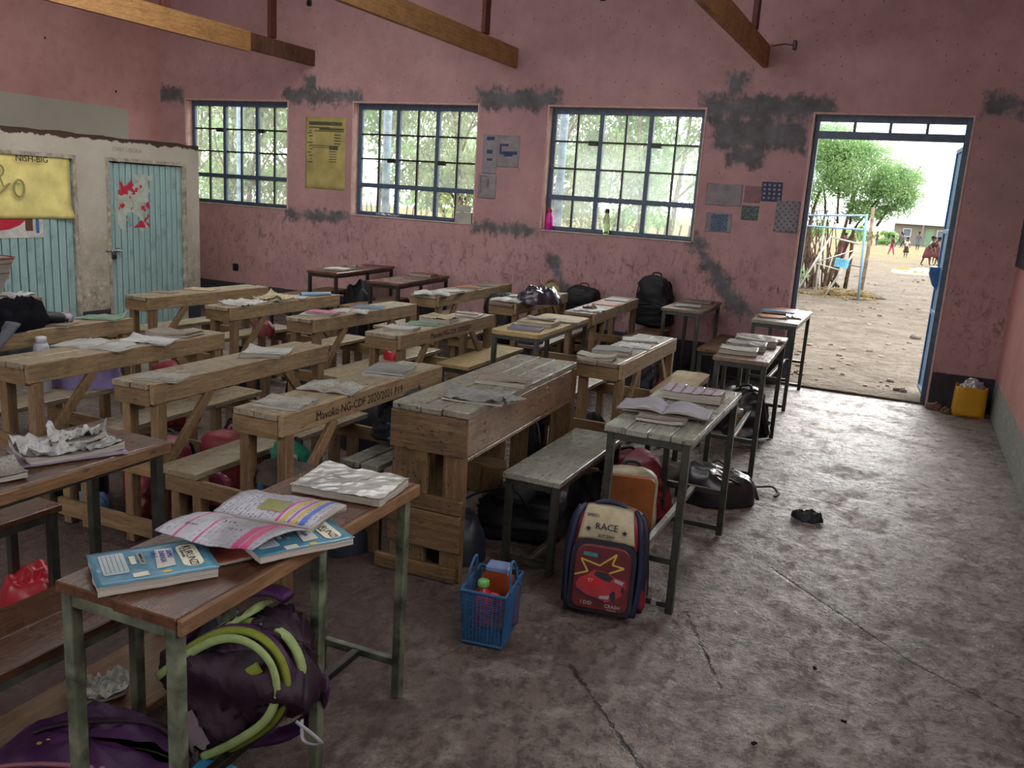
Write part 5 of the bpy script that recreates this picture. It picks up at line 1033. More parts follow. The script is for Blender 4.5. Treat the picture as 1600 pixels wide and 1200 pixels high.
def mound(label, x, y, z, w, d, h, mat, ang=0, seed=0, cat='cloth', name='cloth_bundle', folds=.5, extra=None, group=None, sq=.7):
    """soft heap: bundled cloth or a limp bag resting on something flat"""
    r = vnoise(seed + 500); t = thing(name, label, cat, (x, y, z), radians(ang), group)
    def f_(u, v):
        a = 2 * pi * u; q = sin(pi / 2 * v) ** sq; rr = 1 + .16 * r(cos(a) * 1.2, sin(a) * 1.2)
        X, Y = w / 2 * cos(a) * q * rr, d / 2 * sin(a) * q * rr; H = max(0, cos(pi / 2 * v)) ** .62
        return (X, Y, h * H * (1 + .28 * r(X * 5, Y * 5, 1.)) + folds * .035 * H ** .5 * r(X * 17, Y * 17, 3., .8) + .001)
    MB().grid(f_, 40, 20).build(extra and extra.get('part', 'body') or 'cloth', mat, t, smooth=True); return t
NAVY = fabric('navy_nylon', '20242f', .5, .4); BLACK = fabric('black_nylon', '1b1b1f', .6, .35); BLK2 = fabric('black_leatherette', '1d1b20', .34, .6, weave=60); DRED = fabric('dark_red_nylon', '6f1f2b', .45, .4); CRIM = fabric('crimson_nylon', '7d1f2c', .5, .4); PINKN = fabric('pink_nylon', '9a4468', .5, .4)
GREYB = fabric('grey_brown_cloth', '5b534d', .8, .2); CREAMF = fabric('cream_leatherette', 'b3a88a', .45, .4, weave=80); ORNG = fabric('orange_panel', '935426', .6, .3); PURP = fabric('aubergine_nylon', '291725', .6, .3); PURP2 = fabric('violet_nylon', '43204a', .55, .3); LIME = fabric('lime_trim', '78832a', .6, .3); LIMED = fabric('pale_green_panel', '93a56a', .6, .3); TEALF = fabric('sea_green_pack', '1f7d62', .45, .4); SILV = plain('silver_panel', 'a3a4a0', .3, .6, .15, 10, .4, .5)
LAV = plain('lavender_plastic', '8c7fae', .3, .5, .2, 9, 0, .6); RDB = plain('bright_red_plastic', 'a8202c', .35, .5, .1, 9); DKBL = fabric('dark_blue_piping', '1b2340', .5, .4)
MATTE_BLUE = plain('basket_blue_plastic', '27547c', .4, .5, .12, 12)

# the race car backpack
t = thing('car_backpack', 'red and navy backpack with cream top and sports car print', 'bag', (-.925, 3.08, 0), rot=(radians(-7), 0, radians(9)))
w, d, h = .30, .15, .43
MB().grid(bag_shape(w, d, h, 5, .006, .42, .93), 48, 26).build('body', CRIM, t, smooth=True)
for sd in (-1, 1): strap(t, [(sd * .128, -.072, .012), (sd * .143, -.070, .12), (sd * .139, -.066, .28), (sd * .125, -.055, .38), (sd * .10, -.02, .415)], .030, DKBL, 'piping', .014)
for sd in (-1, 1): strap(t, [(sd * .15, -.03, .02), (sd * .155, -.03, .2), (sd * .145, -.02, .34), (sd * .12, .0, .405)], .024, NAVY, 'side_gusset', .014)
b = MB(); b.sheet(lambda u, v: ((u - .5) * (.225 - .04 * v), -.080 + .04 * v ** 3 - .004 * sin(pi * u), .292 + .135 * v + .008 * sin(pi * u) * (1 - v * 0)), lambda u, v: ((u - .5) * (.225 - .04 * v), -.045, .292 + .12 * v), 16, 10); b.build('top_panel', CREAMF, t, smooth=True)
def rpoly(x0, x1, z0, z1, r, rt=None):
    out = []; rt = rt or r
    for cx, cz, a0, rr in ((x1 - rt, z1 - rt, 0, rt), (x0 + rt, z1 - rt, 90, rt), (x0 + r, z0 + r, 180, r), (x1 - r, z0 + r, 270, r)):
        for q in range(7): a = radians(a0 + 15 * q); out.append((cx + rr * cos(a), cz + rr * sin(a)))
    return out
o = MB().prism(rpoly(-.128, .128, .012, .300, .03, .06), -.092, -.05).build('pocket_rim', NAVY, t)
o = MB().prism(rpoly(-.112, .112, .024, .284, .03, .055), -.104, -.05).build('pocket', plain('red_moulded_shell', '5e2027', .38, .5, .06, 6), t)
bv = o.modifiers.new('bevel', 'BEVEL'); bv.width = .008; bv.segments = 3; bv.limit_method = 'ANGLE'
YP = -.1052
def decal(nm, poly, m, k=0): return MB().prism([(p[0], p[1]) for p in poly], YP - .0006 * k, YP - .0006 * k + .0012).build(nm, m, t)
YEL = plain('yellow_print2', 'b9a34a', .5); CAR = plain('car_red_print', 'a5343c', .35, .5); CARD = plain('car_dark_print', '2c2a31', .35, .5); CARL = plain('car_grey_print', '9c98a3', .35, .5); CYP = plain('teal_print', '3f8585', .5)
star = [(-.105, .155), (-.055, .175), (-.085, .222), (-.01, .205), (.052, .258), (.038, .215), (.085, .208), (.03, .180)]
for i in range(len(star) - 1):
    p, q = np.array(star[i]), np.array(star[i + 1]); dd = q - p; n_ = np.array((-dd[1], dd[0])); n_ = n_ / np.hypot(*n_) * .0035; decal('star_outline', [p - n_, q - n_, q + n_, p + n_], YEL, 1)
decal('car_body', [(-.098, .12), (-.085, .145), (-.05, .165), (-.03, .185), (.02, .182), (.05, .168), (.098, .158), (.10, .135), (.085, .10), (.06, .078), (.02, .062), (-.05, .075), (-.085, .09)], CAR, 1)
decal('windscreen', [(-.03, .166), (-.02, .182), (.02, .180), (.048, .164), (.035, .146), (.0, .152)], CARD, 2); decal('bonnet', [(-.06, .156), (-.035, .160), (.0, .148), (.01, .132), (-.03, .118), (-.06, .124)], plain('bonnet_red_print', 'b8242c', .3, .5), 2)
decal('side_window', [(.055, .162), (.09, .154), (.085, .14), (.052, .15)], CARL, 2); decal('headlight', [(-.0, .085), (.04, .092), (.035, .078), (.0, .074)], CARL, 2); decal('bumper', [(-.095, .105), (-.05, .082), (.02, .07), (.02, .06), (-.05, .072), (-.095, .094)], CARD, 2)
decal('wheel', [(.052 + .012 * cos(a), .092 + .021 * sin(a)) for a in np.linspace(0, 2 * pi, 14)[:-1]], CARD, 2); decal('wheel', [(.088 + .007 * cos(a), .122 + .014 * sin(a)) for a in np.linspace(0, 2 * pi, 12)[:-1]], CARD, 2)
decal('tag_print', [(-.078, .238), (-.022, .235), (-.022, .250), (-.078, .253)], CYP, 1); decal('tag_print', [(-.02, .234), (-.012, .234), (-.012, .250), (-.02, .25)], CARD, 1)
WH = plain('white_print', 'b8b3ac', .5)
for body_, sz, m_, x_, z_, y_ in (('97', .022, WH, -.052, .134, YP - .0022), ('I DID', .020, WH, -.072, .044, YP - .0012), ('NOT', .018, CARD, -.012, .044, YP - .0012), ('CRASH', .019, WH, .024, .043, YP - .0012), ('+++++', .013, WH, .034, .030, YP - .0012), ('SPEED', .018, DKBL, -.085, .385, -.072), ('EST.2019', .017, DKBL, -.030, .312, -.0875)): text(body_, sz, m_, t, (x_, y_, z_), (pi / 2 - (.25 if body_ == 'SPEED' else 0), 0, 0))
text('RACE', .036, DKBL, t, (-.046, -.0865, .342), (pi / 2 - .12, 0, 0))
for sx in (-.072, .07):
    pts = [(sx + (.012 if k % 2 == 0 else .005) * sin(2 * pi * k / 10), .340 + (.012 if k % 2 == 0 else .005) * cos(2 * pi * k / 10)) for k in range(10)]; MB().prism(pts, -.0865, -.0850).build('star_print', DKBL, t)
strap(t, [(-.07, -.03, .41), (-.05, -.035, .435), (.0, -.035, .445), (.05, -.035, .435), (.07, -.03, .41)], .020, DKBL, 'handle', .010)
for sd in (-1, 1): strap(t, [(sd * .07, .06, .39), (sd * .11, .12, .34), (sd * .14, .13, .18), (sd * .15, .10, .03), (sd * .12, .06, .01)], .05, BLACK, 'strap', .010)
MB().grid(lambda u, v: tuple(np.array(bag_shape(.09, .05, .16, 8, .004)(u, v))), 20, 10).build('side_pocket', CRIM, t, smooth=True, loc=(.145, .0, .02), rot=(0, 0, pi / 2))
MB().box((-.012, -.01, 0), (.012, .01, .03), .004).box((.010, -.006, .02), (.03, .006, .026), .002).build('buckle', M_CHROME, t, loc=(.20, .03, .04))

# blue shopping basket with its contents
t = thing('plastic_basket', 'small blue plastic basket of lattice bars on the floor by the boxed desk', 'basket', (-1.222, 2.665, 0), radians(9)); bw_, bd_, bh_ = .145, .20, .21
def bp(side, s, z):
    k = 1 + .16 * z / bh_; a, c = bw_ / 2 * k, bd_ / 2 * k
    return {0: (-a + 2 * a * s, -c, z), 1: (a, -c + 2 * c * s, z), 2: (a - 2 * a * s, c, z), 3: (-a, c - 2 * c * s, z)}[side]
MB().box((-bw_ / 2, -bd_ / 2, 0), (bw_ / 2, bd_ / 2, .012), .003).build('base', MATTE_BLUE, t)
bar = MB()
for sd in range(4):
    n = 11 if sd % 2 == 0 else 15
    for k in range(n + 1): bar.tube([bp(sd, k / n, .01), bp(sd, k / n, bh_)], .0022, 4, cap=False)
    for k in range(22): z = .012 + k * (bh_ - .02) / 21; bar.tube([bp(sd, 0, z), bp(sd, 1, z)], .0016, 4, cap=False)
o = bar.build('lattice', MATTE_BLUE, t); o['kind'] = 'stuff'
for z in (.006, bh_): MB().tube([bp(k, 0, z) for k in range(4)] + [bp(0, 0, z)], .006, 6).build('rim', MATTE_BLUE, t)
for sd in (-1, 1): strap(t, [(sd * .084, -.05, bh_ - .02), (sd * .075, -.035, bh_ + .06), (sd * .07, .0, bh_ + .085), (sd * .075, .035, bh_ + .06), (sd * .084, .05, bh_ - .02)], .014, MATTE_BLUE, 'handle', .005)
t = thing('lunch_box', 'orange brown lunch tin with grey blue lid upright in the blue basket', 'box', (-1.215, 2.70, .02), radians(9)); MB().prism(rpoly(-.058, .058, 0, .235, .02, .05), -.03, .03).build('body', plain('orange_brown_plastic', '95431f', .4, .5, .15, 7), t); MB().box((-.045, -.033, .222), (.045, .033, .245), .006).build('lid', plain('blue_grey_lid', '6c7fa8', .35, .5), t)
t = thing('red_bottle', 'small red bottle with moulded handle and green cap in the blue basket', 'bottle', (-1.235, 2.615, .06), radians(9)); MB().lathe([(.032, 0), (.036, .01), (.036, .10), (.030, .125), (.016, .138), (.015, .15)], 20).build('body', RDB, t, smooth=True); MB().lathe([(.022, .148), (.023, .152), (.022, .168), (.016, .172)], 16).build('cap', plain('green_cap', '5f9a4c', .35, .5), t, smooth=True); strap(t, [(.03, 0, .12), (.06, 0, .115), (.064, 0, .08), (.034, 0, .05)], .018, RDB, 'handle', .008)
t = thing('drink_bottle', 'dark bottle lying inside the right rear of the blue basket', 'bottle', (-1.165, 2.73, .03), radians(9)); MB().lathe([(.026, 0), (.028, .01), (.028, .14), (.018, .17), (.012, .19), (.012, .205)], 16).build('body', plain('violet_bottle', '4a4668', .25, .6), t, smooth=True); MB().lathe([(.015, .2), (.015, .22)], 12).build('cap', NAVY, t)

# bags under and around the desks
t = backpack('orange and white school bag standing behind the car backpack', -1.035, 3.72, 0, .27, .14, .40, CREAMF, NAVY, (-4, 0, 14), 11, None, .008, True, True, .95); MB().prism(rpoly(-.118, .118, .05, .37, .02, .03), -.098, -.06).build('front_panel', ORNG, t)
MB().prism(rpoly(-.12, .10, .04, .19, .015, .02), -.104, -.09).build('lower_pocket', PURP, t); MB().prism(rpoly(-.108, .088, .04, .165, .012, .015), -.108, -.10).build('pocket_panel', plain('mauve_panel', '6b5c66', .6), t)
backpack('crumpled red backpack slumped behind the orange one', -1.13, 4.22, 0, .36, .26, .34, DRED, BLACK, (8, -14, 30), 12, DRED, .03, True, True, .7)
t = mound('black backpack lying flat on the floor in the aisle behind the car backpack', -.82, 4.70, 0, .44, .34, .19, BLK2, 8, 13, 'bag', 'backpack', .5)
strap(t, [(-.2, -.02, .03), (-.12, -.08, .13), (.02, -.1, .165), (.14, -.07, .12), (.2, -.02, .04)], .012, M_STEELD, 'zip'); strap(t, [(.12, .1, .12), (.2, .08, .1), (.24, 0, .03)], .03, BLACK); strap(t, [(-.05, .12, .15), (.0, .15, .18), (.06, .12, .15)], .016, BLACK, 'handle')
strap(thing('loose_strap', 'black strap end trailing onto the aisle floor', 'strap', (-.60, 4.98, .006)), [(-.10, -.05, .03), (-.02, .0, .02), (.06, .02, .03), (.10, -.03, .012), (.09, -.08, .004)], .022, BLACK, 'webbing')
mound('dark satchel on the floor under the grooved aisle desk', -1.17, 4.85, 0, .42, .28, .12, GREYB, 10, 14, 'bag', 'satchel', .5)
backpack('black backpack leaning beside the steel flask under the aisle desk', -.88, 6.12, .0, .30, .20, .38, BLK2, BLACK, (6, 8, 200), 15, None, .035, True, True, .75)
t = thing('steel_flask', 'tall steel flask with golden ring standing on the floor under the aisle desk', 'flask', (-.925, 5.88, 0)); MB().lathe([(.036, 0), (.038, .006), (.038, .21), (.036, .215)], 24).build('body', plain('brushed_grey_steel', '8b857a', .3, .6, .08, 9, .3, .05), t, smooth=True); MB().lathe([(.0385, .214), (.0385, .226)], 24).build('ring', plain('gold_ring', 'b98a45', .25, .7, .05, 9, .8), t, smooth=True); MB().lathe([(.036, .226), (.038, .232), (.037, .262), (.030, .268)], 24).build('lid', plain('pale_steel_lid', 'a8a296', .3, .6, .05, 9, .3), t, smooth=True)
mound('grey brown leather bag under the far end of the aisle desk bench', -1.28, 6.30, 0, .34, .30, .30, GREYB, 0, 16, 'bag', 'handbag', .4); strap(bpy.data.objects['handbag'], [(-.08, 0, .26), (-.09, .0, .36), (-.03, .0, .40), (.03, 0, .36), (.05, 0, .27)], .014, fabric('brown_handle', '5a3a33', .5), 'handle')
mound('dark grey bag next to the brown leather bag', -1.0, 6.35, 0, .30, .26, .32, fabric('slate_nylon', '3a3a3f', .5), 0, 17, 'bag', 'soft_bag', .4); mound('small red bundle among the bags under the aisle desks', -1.42, 6.15, 0, .2, .18, .16, DRED, 0, 18, 'cloth', 'cloth_bundle', .6)
backpack('grey striped backpack below the metal desk by the pink wall', -1.95, 6.95, 0, .28, .2, .40, fabric('slate_nylon2', '34353b', .5), plain('pale_piping', '8b8b90', .5), (0, 0, 0), 19, None, .02)
mound('red cloth bundle below the metal desk by the pink wall', -1.70, 6.95, 0, .22, .2, .2, DRED, 0, 191, 'cloth', 'cloth_bundle', .7)
backpack('large black backpack lying under the scratched metal bench', -1.52, 3.62, 0, .44, .30, .24, BLACK, NAVY, (0, 0, 12), 20, None, .03, False, False, .75); strap(thing('bag_strap', 'long dark strap arching over the black backpack under the bench', 'strap', (-1.62, 3.45, 0)), [(-.16, -.08, .02), (-.14, -.06, .16), (-.02, -.03, .25), (.12, 0, .27), (.2, .03, .16)], .035, NAVY, 'webbing')
mound('rounded navy bag showing between the boxed desk and the scratched bench', -1.66, 3.22, 0, .26, .24, .22, NAVY, 0, 21, 'bag', 'soft_bag', .2); mound('dark blue bag with pale print behind the scratched bench', -1.30, 3.98, 0, .26, .24, .25, NAVY, 0, 211, 'bag', 'soft_bag', .3)
t = backpack('black and blue backpack on the plank bench behind the boxed desk', -2.05, 3.42, .43, .34, .20, .24, BLACK, NAVY, (0, 0, 40), 22, fabric('blue_print_pocket', '1f3f57', .3, .6), .025, True, True, .7)
mound('grey brown sweater hanging over the near end of the plank bench', -2.10, 2.62, .43, .34, .20, .07, GREYB, 20, 23, 'clothing', 'sweater', .5); t = backpack('sea green and silver pack beside the grey sweater', -2.28, 2.80, .36, .17, .12, .17, TEALF, BLACK, (0, 12, -10), 24, None, .015, False, True, .85); MB().prism(rpoly(-.0, .085, .02, .15, .01), -.066, -.04).build('silver_side', SILV, t)
t = thing('basket_stand', 'folded blanket pile carrying the sea green pack', 'cloth', (-2.26, 2.80, 0)); part(lambda b: b.box((-.10, -.08, 0), (.10, .08, .36), .02), 'folded_cloth', GREYB, t)
backpack('dark red school bag on the floor left of the front desks', -3.16, 2.93, 0, .30, .2, .36, DRED, BLACK, (-5, 0, 20), 25, CRIM, .02); backpack('bright pink and red bag with shiny front behind the desk legs', -2.93, 3.12, 0, .28, .2, .38, CRIM, PINKN, (-5, 0, 0), 26, plain('glossy_pink', 'b5546f', .25, .6), .015)
backpack('maroon bag right of the dark red one under the front row', -2.97, 2.72, 0, .20, .14, .27, DRED, CRIM, (0, 0, 0), 261, None, .02); mound('dark bag under the bench of the split apron desk', -3.13, 3.50, 0, .36, .3, .28, BLACK, 0, 27, 'bag', 'soft_bag', .3)
mound('crumpled blue cloth hanging below the bench of the desk with writing', -2.50, 2.98, 0, .22, .18, .22, plain('bright_blue_cloth', '2f7fa8', .5, .4, .15, 8, 0, .5), 0, 28, 'cloth', 'blue_cloth', .8); mound('navy bag on the floor under the desk with writing', -2.20, 3.0, 0, .34, .26, .18, NAVY, 0, 29, 'bag', 'soft_bag', .3)
mound('blue and white shoe shaped bundle on the floor beside the dark red bag', -3.42, 2.74, 0, .20, .12, .07, plain('powder_blue', '6f8fc0', .5, .4), 10, 30, 'cloth', 'cloth_bundle', .3)
backpack('bright pink bag on the floor at the far left edge', -3.92, 2.62, 0, .22, .16, .30, PINKN, PINKN, (0, 0, 0), 31, None, .02, True, True, .8); mound('black bag on the floor right of the bright pink one', -3.62, 2.86, 0, .30, .24, .26, BLACK, 0, 32, 'bag', 'soft_bag', .3); t = thing('red_cup', 'small red cup standing beside the black bag', 'cup', (-3.42, 2.98, .18)); MB().lathe([(.001, 0), (.04, 0), (.042, .01), (.038, .02), (.001, .022)], 18).build('disc', RDB, t, smooth=True); MB().lathe([(.03, -.18), (.032, -.17), (.032, 0)], 14).build('cup', RDB, t, smooth=True)
t = thing('white_bottle', 'white cylindrical bottle standing on the bench behind the leftmost desk leg', 'bottle', (-4.04, 2.99, .432)); MB().lathe([(.036, 0), (.038, .01), (.038, .24), (.03, .26)], 20).build('body', plain('white_plastic', 'a9adb8', .4, .4, .05, 5), t, smooth=True); MB().lathe([(.026, .26), (.027, .29), (.02, .295)], 16).build('cap', plain('white_cap', 'b5b5b5', .4), t, smooth=True)
backpack('red backpack hanging low between the leftmost desks', -4.20, 4.02, 0, .34, .2, .42, DRED, CRIM, (0, 0, -10), 33, DRED, .02); mound('black bag under the desk before the closed teal door', -4.55, 5.1, 0, .4, .3, .28, BLACK, 0, 34, 'bag', 'soft_bag', .3)
mound('red cloth on the bench of the desk with loose papers', -4.42, 5.15, .43, .2, .14, .09, DRED, 0, 35, 'cloth', 'cloth_bundle', .6); mound('dark bag on the floor under the second row papers desk', -3.75, 4.85, 0, .36, .3, .3, BLACK, 0, 36, 'bag', 'soft_bag', .3)
mound('blue and black bag on the floor behind the split apron desk', -2.95, 4.35, 0, .3, .24, .3, NAVY, 0, 37, 'bag', 'soft_bag', .3); mound('small red bundle on the second row bench', -3.16, 5.0, .43, .14, .12, .08, RDB, 0, 38, 'cloth', 'cloth_bundle', .5); mound('black bag under the second row desk with writing', -2.95, 5.0, 0, .3, .3, .3, BLACK, 0, 39, 'bag', 'soft_bag', .3)
mound('dark bag under the desk behind the boxed one', -1.62, 4.75, 0, .3, .3, .3, BLACK, 0, 40, 'bag', 'soft_bag', .3); backpack('black bag hanging at the bench end behind the boxed desk', -1.86, 4.42, .05, .18, .14, .34, BLACK, plain('grey_piping', '77777c', .5), (0, 0, 0), 41, None, .02)
# wall side bags
backpack('large black backpack leaning on the pink wall in the far corner', -2.20, 8.18, .43, .36, .22, .50, BLACK, BLACK, (8, 0, -8), 42, BLACK, .03, True, True, .7); backpack('black and dark red backpack against the wall beside the wicker basket', -2.93, 8.16, .30, .36, .22, .46, BLACK, DRED, (8, 0, 0), 43, PURP, .03, True, True, .8)
for xx, zz, lab in ((-2.93, .30, 'low crate under the black and dark red backpack by the wall'), (-3.25, .42, 'low crate under the wicker basket by the wall')):
    t = thing('wooden_crate', lab, 'crate', (xx, 8.12, 0)); 
    for k in range(3): part(lambda b: b.box((-.15, -.16, zz / 3 * k + .01), (.15, -.14, zz / 3 * (k + 1) - .01)), 'slat', WOX, t); part(lambda b: b.box((-.15, .14, zz / 3 * k + .01), (.15, .16, zz / 3 * (k + 1) - .01)), 'slat', WOX, t)
    for sx in (-.15, .13): part(lambda b: b.box((sx, -.14, 0), (sx + .02, .14, zz), .002), 'side', WOZ, t)
    part(lambda b: b.box((-.15, -.16, zz - .01), (.15, .16, zz), .002), 'top', WOX, t)
t = thing('wicker_basket', 'woven straw basket with arched handle near the pink wall', 'basket', (-3.25, 8.08, .42)); wk = Mt('woven_straw', .8, .2); X, Y, Z = wk.xyz(); wv = wk.m('MULTIPLY', wk.m('SINE', wk.m('MULTIPLY', Z, 300.)), wk.m('SINE', wk.m('MULTIPLY', wk.m('ARCTAN2', Y, X), 40.))); wk.color(wk.mix(wk.step(wv, -.6, .6), lin('6f5a36'), lin('a38a5a'))); wk.bump(wv, .8, .006)
MB().lathe([(.10, 0), (.135, .04), (.14, .14), (.125, .22), (.10, .25), (.09, .245)], 30, sy=.8).build('body', wk.mat, t, smooth=True); MB().tube([(.09 * cos(a), 0, .24 + .12 * sin(a)) for a in np.linspace(0, pi, 14)], .014, 8).build('handle', wk.mat, t, smooth=True); mound('cream cloth stuffed in the mouth of the wicker basket', -3.25, 8.07, .665, .15, .11, .06, plain('cream_cloth', 'a89a74', .8), 0, 44, 'cloth', 'cloth_bundle', .8)
mound('shiny dark purple bag on the back desk in front of the wicker basket', -2.77, 6.60, Z1, .38, .34, .105, fabric('shiny_plum', '332a36', .25, .7, weave=40), 30, 45, 'bag', 'purple_bag', 1.0); mound('black satchel left of the purple bag hanging down beside the back desk', -2.72, 6.38, 0, .22, .3, .62, BLACK, 0, 46, 'bag', 'satchel', .3)
backpack('tall black bag standing right of the long back desk', -3.36, 7.15, 0, .30, .28, .72, BLACK, BLACK, (0, 0, 0), 47, None, .03, False, False, .8)
mound('dark bag under the dark desk at the far wall', -5.2, 7.55, 0, .4, .35, .6, BLACK, 0, 48, 'bag', 'soft_bag', .2); mound('brown bag under the far brown desk', -4.55, 7.5, 0, .3, .3, .4, fabric('dark_brown_nylon', '34231f', .6), 0, 49, 'bag', 'soft_bag', .2)
# left side: jacket, plastic, bag on the small desk
t = mound('black jacket with checked cuff thrown over the left desk end', -4.28, 2.78, Z1, .34, .80, .13, fabric('black_cotton', '131318', .95, .05), 6, 50, 'clothing', 'jacket', 2.4); sl = strap(t, [(-.02, .30, .07), (.04, .42, .045), (.07, .52, .03)], .11, BLACK, 'sleeve', .03); strap(t, [(.07, .50, .032), (.08, .545, .03)], .10, plaid(), 'cuff', .03)
strap(t, [(.16, .10, .06), (.18, -.06, -.06), (.17, -.2, -.16)], .12, fabric('grey_lining', '55555d', .7), 'hem', .012); mound('lavender plastic bag below the black jacket', -4.00, 3.22, .432, .34, .22, .20, LAV, 30, 51, 'bag', 'plastic_bag', .9)
t = thing('striped_sack', 'white sack with brown stripes standing on the far left small desk', 'sack', (-5.42, 3.60, .737), radians(8))
b = MB(); q = vnoise(91); b.grid(lambda u, v: ((.10 + .09 * v + .012 * q(u * 6, v * 3)) * spow(cos(2 * pi * u), .6), (.09 + .07 * v + .012 * q(v * 5, u * 4)) * spow(sin(2 * pi * u), .6), .26 * v), 32, 14)
sm = Mt('striped_sack_weave', .7, .2); X, Y, Z = sm.xyz(); k = sm.step(sm.m('FRACT', sm.m('MULTIPLY', sm.m('ADD', Z, .02), 16.)), .86, .9); k2 = sm.step(Z, .10, .12); sm.color(sm.mix(sm.m('MULTIPLY', k, k2), sm.mix(sm.noise(6), lin('8c8680'), lin('b3aea8')), lin('8a5a3a'))); sm.bump(sm.noise(14, 4), .6, .01); b.build('sack', sm.mat, t, smooth=True); MB().tube([((.192) * spow(cos(a), .6), .162 * spow(sin(a), .6), .26) for a in np.linspace(0, 2 * pi, 33)], .007, 6).build('hem', plain('brown_hem', '6b3a2c', .8), t, smooth=True)
book('flattened pale sheet pile at the near corner of the far left small desk', -5.30, 3.72, .737, .22, .2, 20, .02, PW, seed=92, wav=.02, cat='paper', name='paper_pile')
mound('black jacket heap behind the leftmost desk on the bench', -4.75, 3.2, .432, .3, .6, .2, BLACK, 0, 52, 'clothing', 'jacket', 1.0)
# torn purple and lime backpack under the nearest desk
_z = Vector((.76, .06, .62)).normalized(); _y = Vector((-.15, 1, -.15)); _y = (_y - _y.dot(_z) * _z).normalized(); _x = _y.cross(_z)
t = thing('torn_backpack', 'torn purple and lime green backpack hanging under the nearest desk', 'bag', (-1.625, 1.60, .155), rot=Matrix((_x, _y, _z)).transposed().to_euler())
MB().grid(bag_shape(.27, .18, .46, 61, .045, .5, .9), 60, 40).build('body', PURP, t, smooth=True)
def arc(off, wd, m_, nm, y=-.09, z0=.04, sc=1.): strap(t, [(-.130 * sc, y + .01, z0), (-.137 * sc, y, .16), (-.128 * sc, y - .006, .31), (-.08 * sc, y - .01, .41 + off), (0, y - .012, .445 + off), (.08 * sc, y - .01, .41 + off), (.128 * sc, y - .006, .31), (.137 * sc, y, .16), (.130 * sc, y + .01, z0)], wd, m_, nm, .012)
arc(0., .022, LIME, 'lime_piping', -.07, sc=1.02); arc(-.01, .012, LIMED, 'lime_piping', -.094, sc=.93); arc(.0, .022, PURP2, 'purple_piping', -.055, sc=1.04); arc(.01, .028, LIMED, 'inner_lining', -.02, sc=1.03); arc(-.02, .018, LIME, 'lime_piping', .03, sc=1.05)
MB().sheet(lambda u, v: (-.02 + .028 * v, -.102 - .004 * sin(pi * v), .26 + .13 * u), lambda u, v: (-.02 + .028 * v, -.096, .26 + .13 * u), 8, 3).build('reflector_tab', LIME, t)
MB().grid(lambda u, v: (.0 + (.10 + .02 * q(u * 5, 3)) * v, -.096 - .012 * sin(pi * u), .02 + .09 * u), 10, 8).build('torn_lining', plain('torn_grey_lining', '6a5f66', .8), t, smooth=True)
MB().prism([(-.02, .05), (.07, .07), (.06, .10), (-.03, .08)], -.1, -.096).build('mauve_patch', plain('mauve_patch', '8a6a80', .6), t)
strap(t, [(-.13, .03, .02), (-.185, .03, .12), (-.21, .02, .26), (-.165, .02, .42), (-.12, .02, .47)], .055, PURP2, 'shoulder_strap', .014); strap(t, [(.12, .06, .40), (.17, .12, .30), (.20, .12, .15), (.15, .06, .03)], .05, PURP2, 'shoulder_strap', .014)
strap(t, [(.16, -.05, .36), (.24, -.03, .38), (.22, 0, .30), (.17, 0, .33)], .006, plain('grey_cord', '9a9aa0', .6), 'cord')
MB().sheet(lambda u, v: (-.137 - .012 * sin(pi * v), -.06 + .10 * v, .10 + .30 * u), lambda u, v: (-.128, -.06 + .10 * v, .10 + .30 * u), 14, 6).build('lime_side_panel', LIMED, t, smooth=True)
for k in range(7): strap(t, [(-.146, -.05 + .01 * (k % 2), .12 + .04 * k), (-.148, .03, .13 + .04 * k)], .006, PURP, 'stitching')
t = thing('violet_satchel', 'violet bag with yellow flower print spread on the floor at the bottom left', 'bag', (-1.74, 1.36, 0), radians(20)); q = vnoise(93)
MB().grid(lambda u, v: (.26 * cos(2 * pi * u) * sin(pi / 2 * v) ** .6, .20 * sin(2 * pi * u) * sin(pi / 2 * v) ** .6, .16 * cos(pi / 2 * v) ** .5 * (1 + .25 * q(u * 6, v * 3))), 36, 14).build('body', PURP2, t, smooth=True); strap(t, [(-.24, .0, .06), (-.16, .02, .15), (.0, .04, .19), (.16, .06, .18), (.26, .03, .10)], .02, PURP, 'rim'); strap(t, [(-.25, -.06, .02), (-.2, -.10, .12), (-.05, -.12, .17), (.1, -.1, .16)], .014, plain('pinkish_cord', '8a5560', .6), 'piping')
for dx, dz in ((0, 0), (.012, .02), (-.012, .02), (0, .034)): MB().lathe([(.001, 0), (.007, .001), (.001, .003)], 8).build('petal_print', plain('yellow_petal', 'b39b35', .6), t, loc=(-.10 + dx, -.05 + dz, .172))
mound('dark navy bag standing behind the front legs of the nearest desk', -1.86, 1.92, 0, .26, .24, .26, NAVY, 0, 94, 'bag', 'soft_bag', .4)
t = thing('blue_packet', 'blue printed packet lying on the floor under the torn backpack', 'packet', (-1.46, 1.50, 0), radians(10)); MB().box((-.06, -.04, 0), (.06, .04, .09), .012).build('body', plain('blue_packet_print', '3a84ad', .3, .6, .15, 9), t); text('MILK', .03, M_PAPERW, t, (-.045, -.0405, .03), (pi / 2, 0, 0))
mound('red cloth on the floor at the left edge below the brown bench', -2.75, 1.95, 0, .22, .2, .16, RDB, 0, 95, 'cloth', 'red_cloth', .9)
